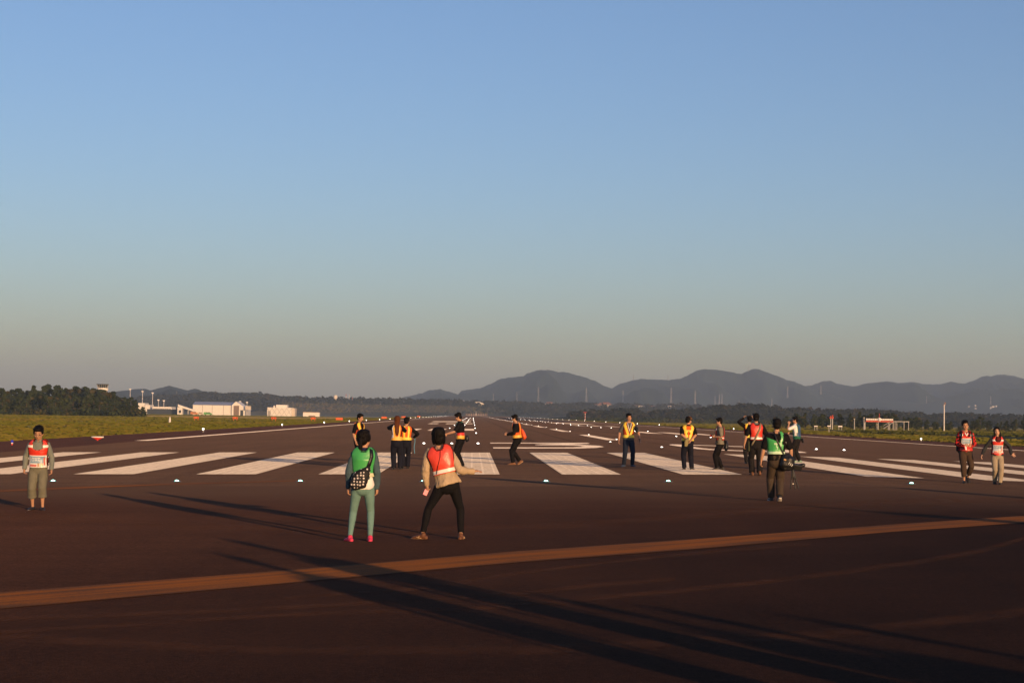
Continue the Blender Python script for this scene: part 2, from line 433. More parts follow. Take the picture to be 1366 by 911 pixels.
def vest(root, b, patt, mats, off=.018, name='vest', t0=.0, t1=.985, nx=26, nt=40, wall=.004, wr=.006):
    """wrap a sleeveless garment round the torso; patt(x, front, t) gives the material index or None for an opening"""
    mb = MB()
    o2 = Vector((random.random()*30, 0, random.random()*30))
    xs = [-math.cos(math.pi*i/nx) for i in range(nx+1)]
    for front in (1, -1):
        for i in range(nx):
            for j in range(nt):
                x0, x1 = xs[i], xs[i+1]; a = t0+(t1-t0)*j/nt; c = t0+(t1-t0)*(j+1)/nt
                k = patt((x0+x1)/2, front, (a+c)/2)
                if k is None: continue
                def q(x, t):
                    p = b.surf(x, front, t, off)
                    n = noise.noise(Vector((p.x*9, p.y*9, p.z*7))+o2)
                    return p+(p-b.P-(b.N-b.P)*t)*(n*wr/ (.1*b.H))
                vs = [q(x0, a), q(x1, a), q(x1, c), q(x0, c)]
                if front < 0: vs = vs[::-1]
                mb.add(vs, [(0, 1, 2, 3)], k)
    me = mb.mesh(name); bm = bmesh.new(); bm.from_mesh(me); bmesh.ops.remove_doubles(bm, verts=bm.verts, dist=.0008); bm.to_mesh(me); bm.free()
    for m in mats: me.materials.append(m)
    for p in me.polygons: p.use_smooth = True
    o = bpy.data.objects.new(name, me); COL.objects.link(o); o.parent = root
    md = o.modifiers.new('wall', 'SOLIDIFY'); md.thickness = wall; md.offset = 0
    return o

def strap(b, root_inv, pts, w, th, name, m, parent): 
    mb = MB(); mb.tube(pts, [(w, th)]*len(pts), seg=8); return mb.build(name, m, parent, smooth=True)

# opening shared by all vests: neck hole, arm holes, open sides
def holes(x, f, t, arm=.80, neck=.40, nf=.78, nb=.90, hem=.10, side=.93):
    if t < hem: return True
    if abs(x) > side: return True
    if abs(x) > arm+.10*max(0, (.6-t)) and t > .42: return True
    lo = nf if f > 0 else nb
    if t > lo and abs(x) < neck*min(1, math.sqrt((t-lo)/.10)+.15)+max(0, t-.9)*1.2: return True
    return False
def ribbon(b, pts, w, off, name, m, parent, wall=.004):
    P = [b.surf(x, f, t, off) for x, f, t in pts]; N_ = []
    for (x, f, t), p in zip(pts, P): N_.append((b.surf(x, f, t, off+.05)-p).normalized())
    mb = MB(); vs = []
    for i, p in enumerate(P):
        T = (P[min(i+1, len(P)-1)]-P[max(i-1, 0)]).normalized(); s = N_[i].cross(T).normalized()
        vs += [p+s*w/2, p-s*w/2]
    mb.add(vs, [(2*i, 2*i+1, 2*i+3, 2*i+2) for i in range(len(P)-1)])
    return mb.build(name, m, parent, smooth=True, wall=wall)

def world_obj(o, root):
    o.location = root.location; o.rotation_euler = root.rotation_euler; return o
def held(root, name, label, cat):
    return empty(name, root.location, root.rotation_euler[2], label, cat)

black = cloth('black', (.0055, .005, .006)); navy = cloth('navy', (.008, .009, .017)); dark = cloth('dark_grey', (.012, .0105, .0105))
white = cloth('white', (.72, .70, .66)); grey = cloth('grey', (.20, .19, .175)); greyblue = cloth('grey_blue', (.12, .15, .155))
beige = cloth('beige', (.40, .30, .19)); teal = cloth('teal', (.125, .225, .20)); denim = cloth('denim', (.012, .018, .034))
wash = cloth('washed_denim', (.135, .13, .095)); khaki = cloth('khaki', (.30, .245, .17)); brown = cloth('brown', (.055, .035, .024))
taupe = cloth('taupe', (.052, .038, .027)); jacket = cloth('blue_grey_jacket', (.05, .085, .10)); maroon = cloth('maroon', (.07, .012, .012))
v_red = plastic('red', (.56, .035, .018)); v_orange = plastic('orange_red', (.62, .055, .03)); v_green = plastic('green', (.055, .34, .09))
v_white = plastic('white', (.72, .68, .62)); v_trim = cloth('vest_trim', (.10, .012, .01)); v_card = mat('card_white', (.66, .63, .60), .3, .05, spec=.5)
v_blue = mat('card_blue', (.20, .32, .42), .3, .25, 12, spec=.5); v_pink = mat('card_pink', (.50, .13, .10), .35, .1, spec=.5); v_tan = mat('card_tan', (.42, .27, .16), .35, .2, spec=.5)
h_yel = mat('reflective_yellow', (.72, .56, .05), .45, .12, 60, .3, 90, spec=.5); h_org = cloth('hi_vis_orange', (.62, .11, .02)); h_mesh = cloth('orange_mesh', (.40, .06, .015))
h_amb = mat('reflective_amber', (.74, .40, .05), .4, .12, 60, .3, 90, spec=.5)
s_black = mat('shoe_black', (.02, .018, .018), .5, .2); s_pink = mat('shoe_pink', (.55, .04, .10), .6, .15); s_brown = mat('shoe_brown', (.17, .075, .035), .55, .3)
s_tan = mat('shoe_tan', (.12, .048, .02), .55, .3); s_blue = mat('shoe_blue', (.04, .06, .10), .6, .2); s_mint = mat('shoe_mint', (.22, .33, .25), .6, .2)
sole_w = mat('sole_white', (.6, .56, .52), .6, .1); sole_d = mat('sole_dark', (.03, .028, .027), .7); sole_t = mat('sole_tan', (.42, .27, .14), .65, .15)
gear = mat('black_gear', (.007, .007, .008), .45, .3, 30, .3, 60, spec=.5); glass = mat('lens_glass', (.03, .03, .05), .05, .1, spec=.9)

def card_patt(hw, ta, tb, sheen_=False):
    def f(x, fr, t):
        if fr < 0 or abs(x) > hw or t < ta or t > tb: return None
        u = (x+hw)/(2*hw); w = (t-ta)/(tb-ta); u = 1-u      # the reader's left to right
        if u < .07 or u > .93 or w < .07 or w > .92: return 0
        if u > .86 and .15 < w < .8: return 2
        if .40 < w < .80 and u < .68:                          # lines of small white lettering on the sky of the picture
            row = int((w-.40)/.067)
            if row % 2 == 1 and int(u*37+row*3) % 4 != 0: return 0
            return 1
        if w > .34: return 1
        if .52 < u < .62 or .68 < u < .82: return 3
        if w < .24 and u < .45: return 2
        return 0
    return f
CARD = [v_card, v_blue, v_pink, v_tan]

def bib(hem, band_f=(.80, .865), band_b=None, arm=.80, neck=.42, nf=.76):
    def f(x, fr, t):
        if holes(x, fr, t, arm=arm, neck=neck, nf=nf, hem=hem): return None
        if fr > 0 and band_f and band_f[0] < t < band_f[1] and abs(x) > .3: return 1
        if fr < 0 and band_b and band_b[0] < t < band_b[1]: return 1
        # dark bound edges
        if holes(x+(.05 if x > 0 else -.05), fr, t+.018 if t > .7 else t-.02, arm=arm, neck=neck+.06, nf=nf, hem=hem): return 2
        return 0
    return f
def vee(hem=.16, back='u', full=False):
    """harness of reflective bands: belt, two bands meeting, orange between them"""
    def f(x, fr, t):
        if t < hem: return None
        if t < hem+.17: return 0
        if fr > 0:
            c = .60*(t-hem-.1)/.75+.20; wd = .20
            if t > .80 and abs(x) < .34: return None
            if abs(abs(x)-c) < wd and abs(x) < .92: return 0
            if abs(abs(x)-c) < wd+.07 and abs(x) < .92: return 1
            if abs(x) > c+wd and t < .60: return 2
            return None
        if abs(x) > .86 and t > .5: return None
        if t > .93 and abs(x) < .4: return None
        if back == 'u':
            c = .20+.40*(t-hem)/.8
            if t > .74 and abs(x) < .36: return 1
            if abs(abs(x)-c) < .20: return 0
            if abs(x) < .13 and t > hem+.22: return 1 if t < .68 else 0
            if .60 < t < .74 and abs(x) < .4: return 0
            if abs(x) > c+.20 and abs(x) < c+.34: return 1
            return 2 if t < .45 else None
        return 0 if abs(abs(x)-.45) < .16 else (1 if abs(x) < .86 and full else None)
    return f

PX = [0]
def put(u, v): return ground(u, v)
def hpx(vt, vf, p): return (vf-vt)*p.y/F_PX*.985

SIDE = lambda s, x=.05, y=.02, z=-.293: ((x*s, y, z), (.35*s, -1, 0))

# 1 -- boy coming towards the camera, head bowed
p = put(50, 681.5); H = 1.50
root, b = person(p, 184, H, 'young boy with head bowed in grey shirt, red bib and knee-length washed shorts', dict(
    hs=1.14, head=(0, -20, 0), lean=(0, .035), sw=.098, armR=((.060, .015, -.283), (.6, -1, 0)), armL=((-.065, .035, -.287), (-.6, -1, 0)),
    footL=(-.062, .02, 14, 0), footR=(.066, -.05, -16, 0), shirt=dict(mat=cloth('grey_green_shirt', (.155, .17, .145)), sleeve='long', loose=.009, sleeve_r=1.04, hem=-.04, collar=cloth('grey_green_shirt', (.155, .17, .145))),
    pants=dict(mat=wash, loose=.018, end=.72, hem=.058, name='shorts', top=.1), shoe=s_black, sole=sole_w, hair='short', glasses=1, curlR=.7, curlL=.6))
v = vest(root, b, bib(.05, arm=.94, neck=.50, nf=.70), [v_red, v_white, v_trim], off=.022)
vest(root, b, card_patt(.86, .04, .50), CARD, off=.029, name='card', nx=44, nt=60).parent = v

# 2 -- girl, back view, green bib, dotted sling bag
p = put(480, 723.5); H = 1.50
root, b = person(p, 0, H, 'girl with black ponytail seen from behind in green bib and teal leggings', dict(
    female=1, hs=1.12, skin='tan', head=(-24, 4, -4), pelvis=(.018, 0, 0), lean=(.004, .008), footL=(-.092, 0, 26, 0), footR=(.092, .01, 6, 0),
    armL=((-.050, .0, -.297), (-.6, -1, 0)), armR=((.035, .02, -.297), (.5, -1, 0)), sw=.090, bulk=.97,
    shirt=dict(mat=jacket, sleeve='long', loose=.008, sleeve_r=1.0, hem=.14, wr=.014, name='jacket', collar=cloth('blue_collar', (.012, .02, .06)), under=(.015, white)),
    pants=dict(mat=teal, loose=.002, end=.97, hem=.022, name='leggings', wr=.003, top=.10), shoe=s_pink, sole=sole_w, hightop=1, hair='pony', curlL=.6, curlR=.5))
vest(root, b, bib(.24, band_f=None, band_b=(.24, .34), arm=.95, neck=.40), [v_green, mat('bib_cream', (.55, .55, .35), .4), cloth('green_trim', (.02, .10, .04))], off=.027, wr=.012)
t = held(root, 'sling_bag', 'black sling bag with white polka dots across the girl in the green bib', 'bag')
dots = mat('polka_dots', (.012, .012, .014), .7)
nt = dots.node_tree; vr = nt.nodes.new('ShaderNodeTexVoronoi'); vr.inputs['Scale'].default_value = 24; vr.inputs['Randomness'].default_value = .25
tcn = nt.nodes.new('ShaderNodeTexCoord'); nt.links.new(tcn.outputs['Object'], vr.inputs['Vector'])
cr = nt.nodes.new('ShaderNodeValToRGB'); cr.color_ramp.elements[0].position = .27; cr.color_ramp.elements[0].color = (.55, .5, .47, 1); cr.color_ramp.elements[1].position = .34; cr.color_ramp.elements[1].color = (.008, .008, .009, 1)
nt.links.new(vr.outputs['Distance'], cr.inputs['Fac']); nt.links.new(cr.outputs['Color'], nt.nodes['Principled BSDF'].inputs['Base Color'])
mb = MB()
A, B_ = b.surf(.38, -1, .48, .05), b.surf(-.55, -1, -.02, .05)
n_ = Vector((0, 1, 0))
mb.tube([b.surf(.50, -1, .50, .035), A.lerp(B_, .2)+Vector((.01, 0, .0)), A.lerp(B_, .45), A.lerp(B_, .72)-Vector((-.02, 0, .02)), B_+Vector((0, 0, .005))],
        [(.022*H, .012*H), (.046*H, .026*H), (.072*H, .034*H), (.080*H, .036*H), (.052*H, .028*H)], side=tuple((B_-A).cross(n_).normalized()), seg=18)
mb.build('bag_body', dots, t, remesh=.010, sm=3, wrinkle=.006)
ribbon(b, [(.40, -1, .48), (.52, -1, .66), (.60, -1, .82), (.62, -1, .93), (.60, 1, .93), (.3, 1, .75), (-.2, 1, .45), (-.7, 1, .2), (-.98, 1, .1), (-.8, -1, .02)], .05, .036, 'strap', gear, t)

# 3 -- boy in orange-red bib leaning to one side, feet apart
p = put(588, 720.5); H = 1.56
root, b = person(p, -2, H, 'child leaning left with feet wide apart in beige shirt and orange-red bib', dict(
    hs=1.13, skin='tan', head=(4, 4, -2), pelvis=(.050, 0, -.014), lean=(-.078, .015), shtilt=10, hiptilt=-4, footL=(-.165, 0, 62, 0), footR=(.178, 0, -8, 0), kneeL=(-.6, .6, 0), kneeR=(.3, .8, 0),
    sw=.094, armL=((-.030, .03, -.292), (-.6, -1, 0)), armR=((.190, .05, -.14), (.35, -.6, -.8)), hdirR=(1, .12, .08), palmR=(0, .1, -1), palmL=(.6, .6, 0), curlR=.25, curlL=.9,
    shirt=dict(mat=beige, sleeve='long', loose=.011, sleeve_r=1.1, hem=-.06, flare=.016, wr=.016), pants=dict(mat=black, loose=.004, end=.94, hem=.028, wr=.005),
    shoe=s_tan, sole=sole_t, shoe_trim=1, hair='bob'))
ub = vest(root, b, bib(.26, band_f=None, band_b=(.30, .39), arm=.88, neck=.40), [v_orange, v_white, v_trim], off=.026, wr=.010)
ribbon(b, [(-.62, -1, .30), (-.35, -1, .52), (-.05, -1, .75), (.12, -1, .93)], .008, .032, 'cord', v_trim, ub, .003)
t = held(root, 'phone', 'small pink phone in the left hand of the leaning child', 'phone')
mb = MB(); d = (b.wrL-b.elL).normalized(); q = b.wrL+d*.075*H+Vector((-.010*H, -.012*H, -.006*H))
mb.box(q, (.062, .012, .085), 0, M=rot(20, 0, 24)); o = mb.build('case', mat('phone_pink', (.72, .25, .30), .4, .05), t); md = o.modifiers.new('b', 'BEVEL'); md.width = .005; md.segments = 3
mb = MB(); mb.box(q+Vector((-.02, -.008, .02)), (.012, .004, .012), 0, M=rot(20, 0, 24)); mb.build('lens', gear, t)

# 4 -- man looking right, behind the girl
p = put(477, 624.5)
root, b = person(p, -122, hpx(552, 624.5, p), 'man in black polo and yellow harness standing behind the girl, looking right', dict(
    head=(0, -10, 0), lean=(0, .015), armR=((.05, .04, -.29), (.4, -1, 0)), armL=((-.05, .06, -.285), (-.4, -1, 0)), shirt=dict(mat=black, sleeve='short', hem=.02, collar=black), pants=dict(mat=black, loose=.012), shoe=s_black, hair='short'))
vest(root, b, vee(), [h_yel, h_org, h_mesh], off=.016)

# 5 -- long haired woman photographing, back view
p = put(528.5, 626.8); H = 1.66
root, b = person(p, 4, H, 'woman with long brown hair in yellow harness, raising both hands to her face', dict(
    female=1, hs=1.08, haircol='brown', hair='long', head=(0, 2, 0), lean=(0, .0), armL=((.06, .13, .06), (-1, .05, -.55)), armR=((-.05, .15, .03), (1, .1, -.75)), hdirL=(.5, .3, .8), hdirR=(-.4, .3, .8), curlL=.9, curlR=.9,
    shirt=dict(mat=black, sleeve='long', hem=.02, loose=.010, sleeve_r=1.12, name='jacket'), pants=dict(mat=navy, loose=.020, hem=.048), shoe=s_black, sole=sole_w,
    footL=(-.045, 0, 4, 0), footR=(.075, .01, -10, 0)))
def pv(x, f, t):
    if t < .12 or (abs(x) > .85 and t > .45) or (t > .9 and abs(x) < .4): return None
    if f > 0: return 0 if abs(x) > .45 or t < .25 else None
    if t < .28: return 0
    if x < -.62: return 3
    if abs(x-.42) < .14 or x < -.2 or t < .34: return 0
    return 1 if x < .75 else None
vest(root, b, pv, [h_amb, h_org, h_mesh, white], off=.018)
t = held(root, 'camera', 'compact black camera raised by the woman with long brown hair', 'camera')
mb = MB(); q = head_pt(b, 0, .125, -.005); mb.box(q, (.115, .04, .075)); mb.build('camera_body', gear, t); mb = MB(); mb.tube([q+Vector((0, .02, 0)), q+Vector((0, .06, 0))], [.028, .026], seg=14, round_=False); mb.build('lens', glass, t)

# 6 -- companion just beyond her
p = put(541, 625.6); H = 1.62
root, b = person(p, 6, H, 'person half hidden beyond the long haired woman, right elbow out, holding a blue strap', dict(
    hs=1.08, hair='short', head=(-12, -14, 0), armR=((.055, .10, -.17), (1, -.5, -.2)), armL=((-.02, .12, -.16), (-1, -.4, 0)), curlR=.9, shirt=dict(mat=black, sleeve='long', hem=.02, loose=.010), pants=dict(mat=navy, loose=.016, hem=.044), shoe=s_black, sole=sole_w, footL=(-.05, 0, 0, 0), footR=(.04, 0, -6, 0)))
vest(root, b, vee(back='s', full=True), [h_yel, h_org, h_mesh], off=.016)
mb = MB(); q = b.wrR+Vector((.03, .02, -.02)); pts = [q+Vector((.012*math.sin(i*.7), 0, -.045*i)) for i in range(12)]
mb.tube(pts, [(.012, .003)]*12, seg=8); o = mb.build('neck_strap', mat('strap_blue', (.07, .22, .34), .6, .1), None, smooth=True)
world_obj(o, root); tag(o, 'light blue strap hanging from the hand beside the long haired woman', 'strap')

# 7 -- man facing left pointing down
p = put(613.5, 625)
root, b = person(p, 82, hpx(550.5, 625, p), 'man in black polo facing left with one arm stretched forward and a yellow belt', dict(
    head=(4, -20, 0), lean=(0, .01), armL=((-.06, .22, -.17), (-.3, -1, -.2)), armR=((.04, .04, -.28), (.3, -1, 0)), curlL=.7, hdirL=(-.1, .7, -.7), footL=(-.05, .02, 0, 0), footR=(.05, -.045, 0, 0), kneeR=(0, 1, 0),
    shirt=dict(mat=black, sleeve='short', hem=.04, loose=.010, collar=black), pants=dict(mat=black, loose=.014), belt=(.10, .24, .018, h_amb), shoe=s_black, hair='short'))
ribbon(b, [(-.5, -1, .95), (-.55, 1, .93), (-.35, 1, .75), (-.15, 1, .55), (0, 1, .45)], .022, .014, 'lanyard', mat('lanyard_green', (.05, .30, .18), .5), root, .002)
t = held(root, 'waist_bag', 'round black waist bag with red strap on the man stretching his arm', 'bag')
mb = MB(); mb.ball(b.surf(-.15, -1, .06, .055), (.085, .075, .11)); mb.build('bag_body', gear, t, remesh=.012, sm=2, wrinkle=.006)
mb = MB(); torso_tube(mb, b, .24, .31, .019, 4); mb.build('strap', v_red, t, remesh=.01, sm=2)

# 8 -- man walking left with orange bag
p = put(688.5, 620.3)
root, b = person(p, 84, hpx(552.5, 620.3, p), 'man striding left in orange hi-vis vest holding a phone in front of him', dict(
    head=(0, -14, 0), lean=(0, .03), bulk=1.08, belly=.008, armL=((-.02, .16, -.18), (-.6, -1, -.3)), armR=((.0, .16, -.18), (.6, -1, -.3)), hdirL=(.1, 1, .1), hdirR=(-.1, 1, .1), curlL=.9, curlR=.9,
    footL=(-.04, .055, 0, 0), footR=(.04, -.075, 0, .035, 34), pelvis=(0, -.015, -.006), shirt=dict(mat=black, sleeve='long', hem=.0, loose=.014, sleeve_r=1.2, name='jacket'), pants=dict(mat=black, loose=.014), shoe=s_brown, sole=sole_t, hair='short'))
def ov(x, f, t):
    if holes(x, f, t, arm=.78, neck=.4, hem=.08, side=2): return None
    if t < .24: return 1
    if .5 < abs(x) < .7: return 1
    return 0
vest(root, b, ov, [h_org, h_amb], off=.020)
mb = MB(); c = b.surf(.05, -1, .34, .035)
mb.tube([b.surf(.02, -1, .62, .03), b.surf(.02, -1, .50, .045), b.surf(.02, -1, .32, .06), b.surf(.02, -1, .08, .07), b.surf(.02, -1, .02, .06)], [(.05, .015), (.10, .04), (.13, .06), (.15, .07), (.11, .05)], side=(1, 0, 0), seg=16)
o = mb.build('drawstring_bag', plastic('bag_orange', (.75, .10, .02), .5), None, remesh=.013, sm=2, wrinkle=.010); world_obj(o, root); tag(o, 'bright orange drawstring bag on the back of the man striding left', 'bag')
t = held(root, 'phone', 'dark phone held out by the man in the orange hi-vis vest', 'phone')
mb = MB(); mb.box((b.wrL+b.wrR)/2+Vector((0, .13, .03)), (.075, .012, .14), 0, M=rot(0, -50, 0)); mb.build('case', gear, t)

# 9 -- man facing the camera
p = put(838, 623)
root, b = person(p, 186, hpx(551.5, 623, p), 'man facing the camera in grey tee and yellow reflective harness, white lanyard round his neck', dict(
    head=(8, -4, 2), lean=(.0, .0), armR=((.085, .01, -.287), (.7, -1, 0)), armL=((-.105, .02, -.27), (-.9, -1, 0)), curlL=.7, curlR=.6, footR=(.085, .0, -34, 0), footL=(-.075, .02, 20, 0),
    shirt=dict(mat=cloth('charcoal_tee', (.075, .075, .075)), sleeve='short', hem=-.03, loose=.010), pants=dict(mat=denim, loose=.012), shoe=s_blue, sole=sole_d, hair='short'))
vest(root, b, vee(hem=.10), [h_yel, h_org, h_mesh], off=.016)
ribbon(b, [(-.34, 1, .93), (-.2, 1, .8), (-.06, 1, .62), (.02, 1, .46), (.1, 1, .62), (.22, 1, .8), (.34, 1, .93)], .020, .020, 'lanyard', white, root, .002)
mb = MB(); q = b.wrL; mb.tube([q+Vector((0, 0, .02)), q-Vector((0, 0, .01))], [.034, .033], seg=14, round_=False); mb.build('wristwatch', gear, root, smooth=True)

# 10 -- capped man, hands behind his back
p = put(917, 627); H = hpx(555.5, 627, p)
root, b = person(p, 4, H, 'man in brown cap seen from behind, hands clasped behind his yellow U-shaped harness', dict(
    head=(-52, -6, 0), hair='short', cap=1, lean=(0, .0), bulk=1.1, belly=.01, armL=((.085, -.115, -.215), (-1, -.5, 0)), armR=((-.075, -.12, -.235), (1, -.5, 0)), curlL=.9, curlR=.8, hdirR=(-.5, -.1, -.8),
    footL=(-.06, 0, 6, 0), footR=(.08, .0, -40, 0), shirt=dict(mat=black, sleeve='short', hem=.02, loose=.012, sleeve_r=1.08, collar=black), pants=dict(mat=navy, loose=.017, hem=.046), shoe=s_black))
vest(root, b, vee(hem=.10), [h_yel, h_org, h_mesh], off=.016)
mb = MB(); q = b.surf(-.35, -1, .02, .06)
mb.tube([q+Vector((.08, 0, .13)), q+Vector((.03, -.02, .06)), q+Vector((0, -.02, -.02)), q+Vector((-.01, 0, -.13))], [(.035, .02), (.06, .025), (.07, .025), (.045, .012)], side=(1, 0, .4), seg=14)
o = mb.build('cloth_bag', cloth('olive_tan', (.24, .20, .09)), None, remesh=.011, sm=2, wrinkle=.012); world_obj(o, root); tag(o, 'crumpled olive and tan cloth held behind the capped man', 'cloth')

# 11 -- man facing left with camera and shoulder bag
p = put(960, 627)
root, b = person(p, 84, hpx(557, 627, p), 'man in untucked grey shirt and red bib facing left with a camera at chest height', dict(
    head=(0, -8, 0), lean=(0, .0), armL=((.03, .10, -.155), (-.7, -1, -.2)), armR=((-.03, .11, -.155), (.7, -1, -.2)), curlL=.9, curlR=.9, hdirL=(.4, 1, .3), hdirR=(-.4, 1, .3), footL=(-.05, .05, 20, 0), footR=(.05, -.05, 0, 0),
    shirt=dict(mat=cloth('olive_grey', (.17, .155, .115)), sleeve='short', hem=-.08, loose=.012, flare=.012), pants=dict(mat=black, loose=.014), shoe=s_black, sole=sole_d, hair='short'))
vest(root, b, bib(.18, band_b=(.26, .34), arm=.62), [v_red, v_white, v_trim], off=.020)
t = held(root, 'camera', 'black camera with red trim in the hands of the man in the untucked grey shirt', 'camera')
q = (b.wrL+b.wrR)/2+Vector((0, .055, .035)); mb = MB(); mb.box(q, (.14, .07, .09)); mb.box(q+Vector((0, 0, .06)), (.05, .05, .035)); mb.build('camera_body', gear, t)
mb = MB(); mb.tube([q+Vector((0, .03, 0)), q+Vector((0, .085, -.005))], [.038, .036], seg=14, round_=False); mb.build('lens', v_red, t, smooth=True)
t = held(root, 'shoulder_bag', 'black shoulder bag at the hip of the man with the red trimmed camera', 'bag')
mb = MB(); q = b.surf(-.2, -1, -.14, .05); mb.tube([q+Vector((0, 0, .12)), q+Vector((0, -.01, .06)), q-Vector((0, 0, .08)), q-Vector((0, 0, .13))], [(.09, .04), (.12, .06), (.14, .075), (.11, .05)], side=(1, 0, 0), seg=16)
mb.build('bag_body', gear, t, remesh=.012, sm=2, wrinkle=.008); ribbon(b, [(-.6, -1, .0), (-.1, -1, .4), (.3, -1, .75), (.5, -1, .92), (.5, 1, .92), (.2, 1, .7), (-.4, 1, .3), (-.9, 1, .0)], .035, .026, 'strap', gear, t)

# 12 -- raised arms
p = put(999, 619.3); H = 1.70
root, b = person(p, 8, H, 'person with both hands above the head, behind the man in the shiny red bib', dict(
    head=(4, 10, 0), armL=((.01, .10, .165), (-1, .2, -.1)), armR=((.02, .12, .16), (1, .2, -.1)), hdirL=(.4, .1, 1), hdirR=(-.4, .1, 1), curlL=.8, curlR=.8, footL=(-.05, 0, 0, 0), footR=(.05, .02, -6, 0),
    shirt=dict(mat=black, sleeve='long', hem=.0, loose=.010), pants=dict(mat=dark, loose=.014), shoe=s_black, sole=sole_w, hair='short'))
vest(root, b, vee(hem=.10), [h_yel, h_org, h_mesh], off=.016)
t = held(root, 'camera', 'small dark camera lifted high by the person with both hands raised', 'camera')
q = (b.wrL+b.wrR)/2+Vector((0, .02, .07)); mb = MB(); mb.box(q, (.12, .03, .07)); mb.build('camera_body', gear, t); mb = MB(); mb.tube([q+Vector((0, .015, 0)), q+Vector((0, .045, 0))], [.025, .025], seg=14, round_=False); mb.build('lens', glass, t)

# 13 -- red bib, back view, walking away
p = put(1008, 634.5); H = hpx(551.5, 634.5, p)
root, b = person(p, 2, H, 'man walking away in shiny red bib with a khaki strap across his back', dict(
    head=(-4, 0, 0), armL=((-.08, .03, -.29), (-.7, -1, 0)), armR=((.09, .02, -.28), (.8, -1, 0)), curlL=.6, footL=(-.05, .05, 8, 0), footR=(.05, -.08, -8, .014, 14), kneeR=(.2, 1, 0), shirt=dict(mat=black, sleeve='short', hem=.0, loose=.011, sleeve_r=1.1, collar=greyblue),
    pants=dict(mat=dark, loose=.018, hem=.046), shoe=s_brown, sole=s_brown, hair='short'))
vest(root, b, bib(.18, band_b=(.23, .32), arm=.84), [v_red, v_white, v_trim], off=.020)
t = held(root, 'shoulder_bag', 'khaki strapped bag at the left hip of the man in the shiny red bib', 'bag')
ribbon(b, [(.5, 1, .93), (.55, -1, .94), (.32, -1, .74), (.05, -1, .48), (-.25, -1, .24), (-.55, -1, .02), (-.75, -1, -.1)], .05, .030, 'strap', mat('strap_khaki', (.20, .16, .09), .7), t)
mb = MB(); q = b.surf(-.98, 1, -.12, .03); mb.tube([q+Vector((0, 0, .11)), q, q-Vector((0, 0, .13))], [(.04, .09), (.05, .12), (.045, .10)], side=(1, 0, 0), seg=14); mb.build('bag_body', cloth('bag_green', (.05, .055, .03)), t, remesh=.012, sm=2, wrinkle=.006)

# 14 -- green bib photographer walking away with a tripod
p = put(1035.5, 669.5); H = hpx(557.5, 669.5, p)
root, b = person(p, -2, H, 'man walking away in black tee with a crooked green bib and taupe trousers', dict(
    head=(2, 0, 0), bulk=1.06, armL=((-.075, .035, -.292), (-.6, -1, 0)), armR=((.075, .04, -.285), (.7, -1, 0)), curlL=.6, curlR=1.0, footL=(-.045, .10, 6, 0, -6), footR=(.030, -.08, -4, .03, 22), kneeL=(-.1, 1, 0), kneeR=(.1, 1, 0), pelvis=(0, 0, -.01),
    shirt=dict(mat=black, sleeve='short', hem=-.05, loose=.013, sleeve_r=1.15), pants=dict(mat=taupe, loose=.017, hem=.042), shoe=s_black, sole=sole_w, shoe_trim=0, hair='short'))
def cg(x, f, t):
    if t > .985: return None
    if f > 0: return 0 if t < .8 and t > .25 and x < .3 else None
    if t < .20: return None
    edge = .80-.42*(x+1)/2*.9
    if t < .29: return 1 if x < .75 else None
    if abs(x-.30-(t-.6)*.35) < .13 and t > .5: return 1 if abs(x-.30-(t-.6)*.35) < .05 and t < .8 else 0
    if x < .55 and t < edge+.05:
        if (abs(x+.10-(.5-t)*.6) < .055 and .38 < t < .62) or (.55 < t < .63 and abs(x+.16) < .15): return 1
        return 0
    return None
vest(root, b, cg, [v_green, mat('bib_pale_green', (.45, .62, .42), .4)], off=.024, wr=.014, nx=36, nt=60)
mb = MB(); q = b.shR.lerp(b.elR, .45); mb.box(q+Vector((-.035, -.068, .01)), (.10, .004, .016)); mb.build('sleeve_print', v_white, root)
ribbon(b, [(-.4, 1, .93), (-.42, -1, .95), (-.1, -1, .72), (.25, -1, .45), (.6, -1, .18), (.85, -1, .02)], .03, .034, 'shoulder_strap', gear, root)
t = held(root, 'shoulder_bag', 'bulky black bag on the right hip of the man in the crooked green bib', 'bag')
mb = MB(); q = b.surf(.72, -1, -.10, .06); mb.tube([q+Vector((-.01, 0, .12)), q+Vector((0, 0, .06)), q-Vector((0, 0, .07)), q-Vector((0, 0, .12))], [(.10, .05), (.14, .085), (.15, .09), (.12, .06)], side=(1, 0, 0), seg=18)
bb_ = mb.build('bag_body', gear, t, remesh=.012, sm=2, wrinkle=.012)
mb = MB(); mb.box(q+Vector((-.06, -.10, .05)), (.05, .01, .03), 0, M=rot(0, 0, 20)); mb.build('badge', mat('badge_amber', (.40, .22, .08), .5), t)
mb = MB()
for i in range(3): mb.box(q+Vector((.02+.03*i, -.105, -.02-.02*i)), (.012, .008, .05), 0, M=rot(0, 0, 30))
mb.build('buckle', mat('steel_bits', (.35, .35, .36), .3, metal=.7), t)
t = held(root, 'tripod', 'black folded tripod with camera head carried by the man in the crooked green bib', 'tripod')
hp_ = b.wrR+Vector((.06, .16, -.07))
top = hp_+Vector((.0, .02, -.05)); hub = top-Vector((0, 0, .05))
for k, (dx, dy) in enumerate(((-.04, 0), (.13, .03), (.05, -.05))):
    mb = MB(); e = hub+Vector((dx, dy, -.40)); mb.tube([hub, hub.lerp(e, .5)], [.019, .018], seg=8); mb.tube([hub.lerp(e, .5), e], [.013, .013], seg=8); mb.build('leg', gear, t, smooth=True)
mb = MB(); mb.tube([hub-Vector((0, 0, .02)), top+Vector((0, 0, .09))], [.018, .014], seg=10); mb.ball(top, (.028, .028, .03)); mb.build('tripod_head', gear, t, smooth=True)
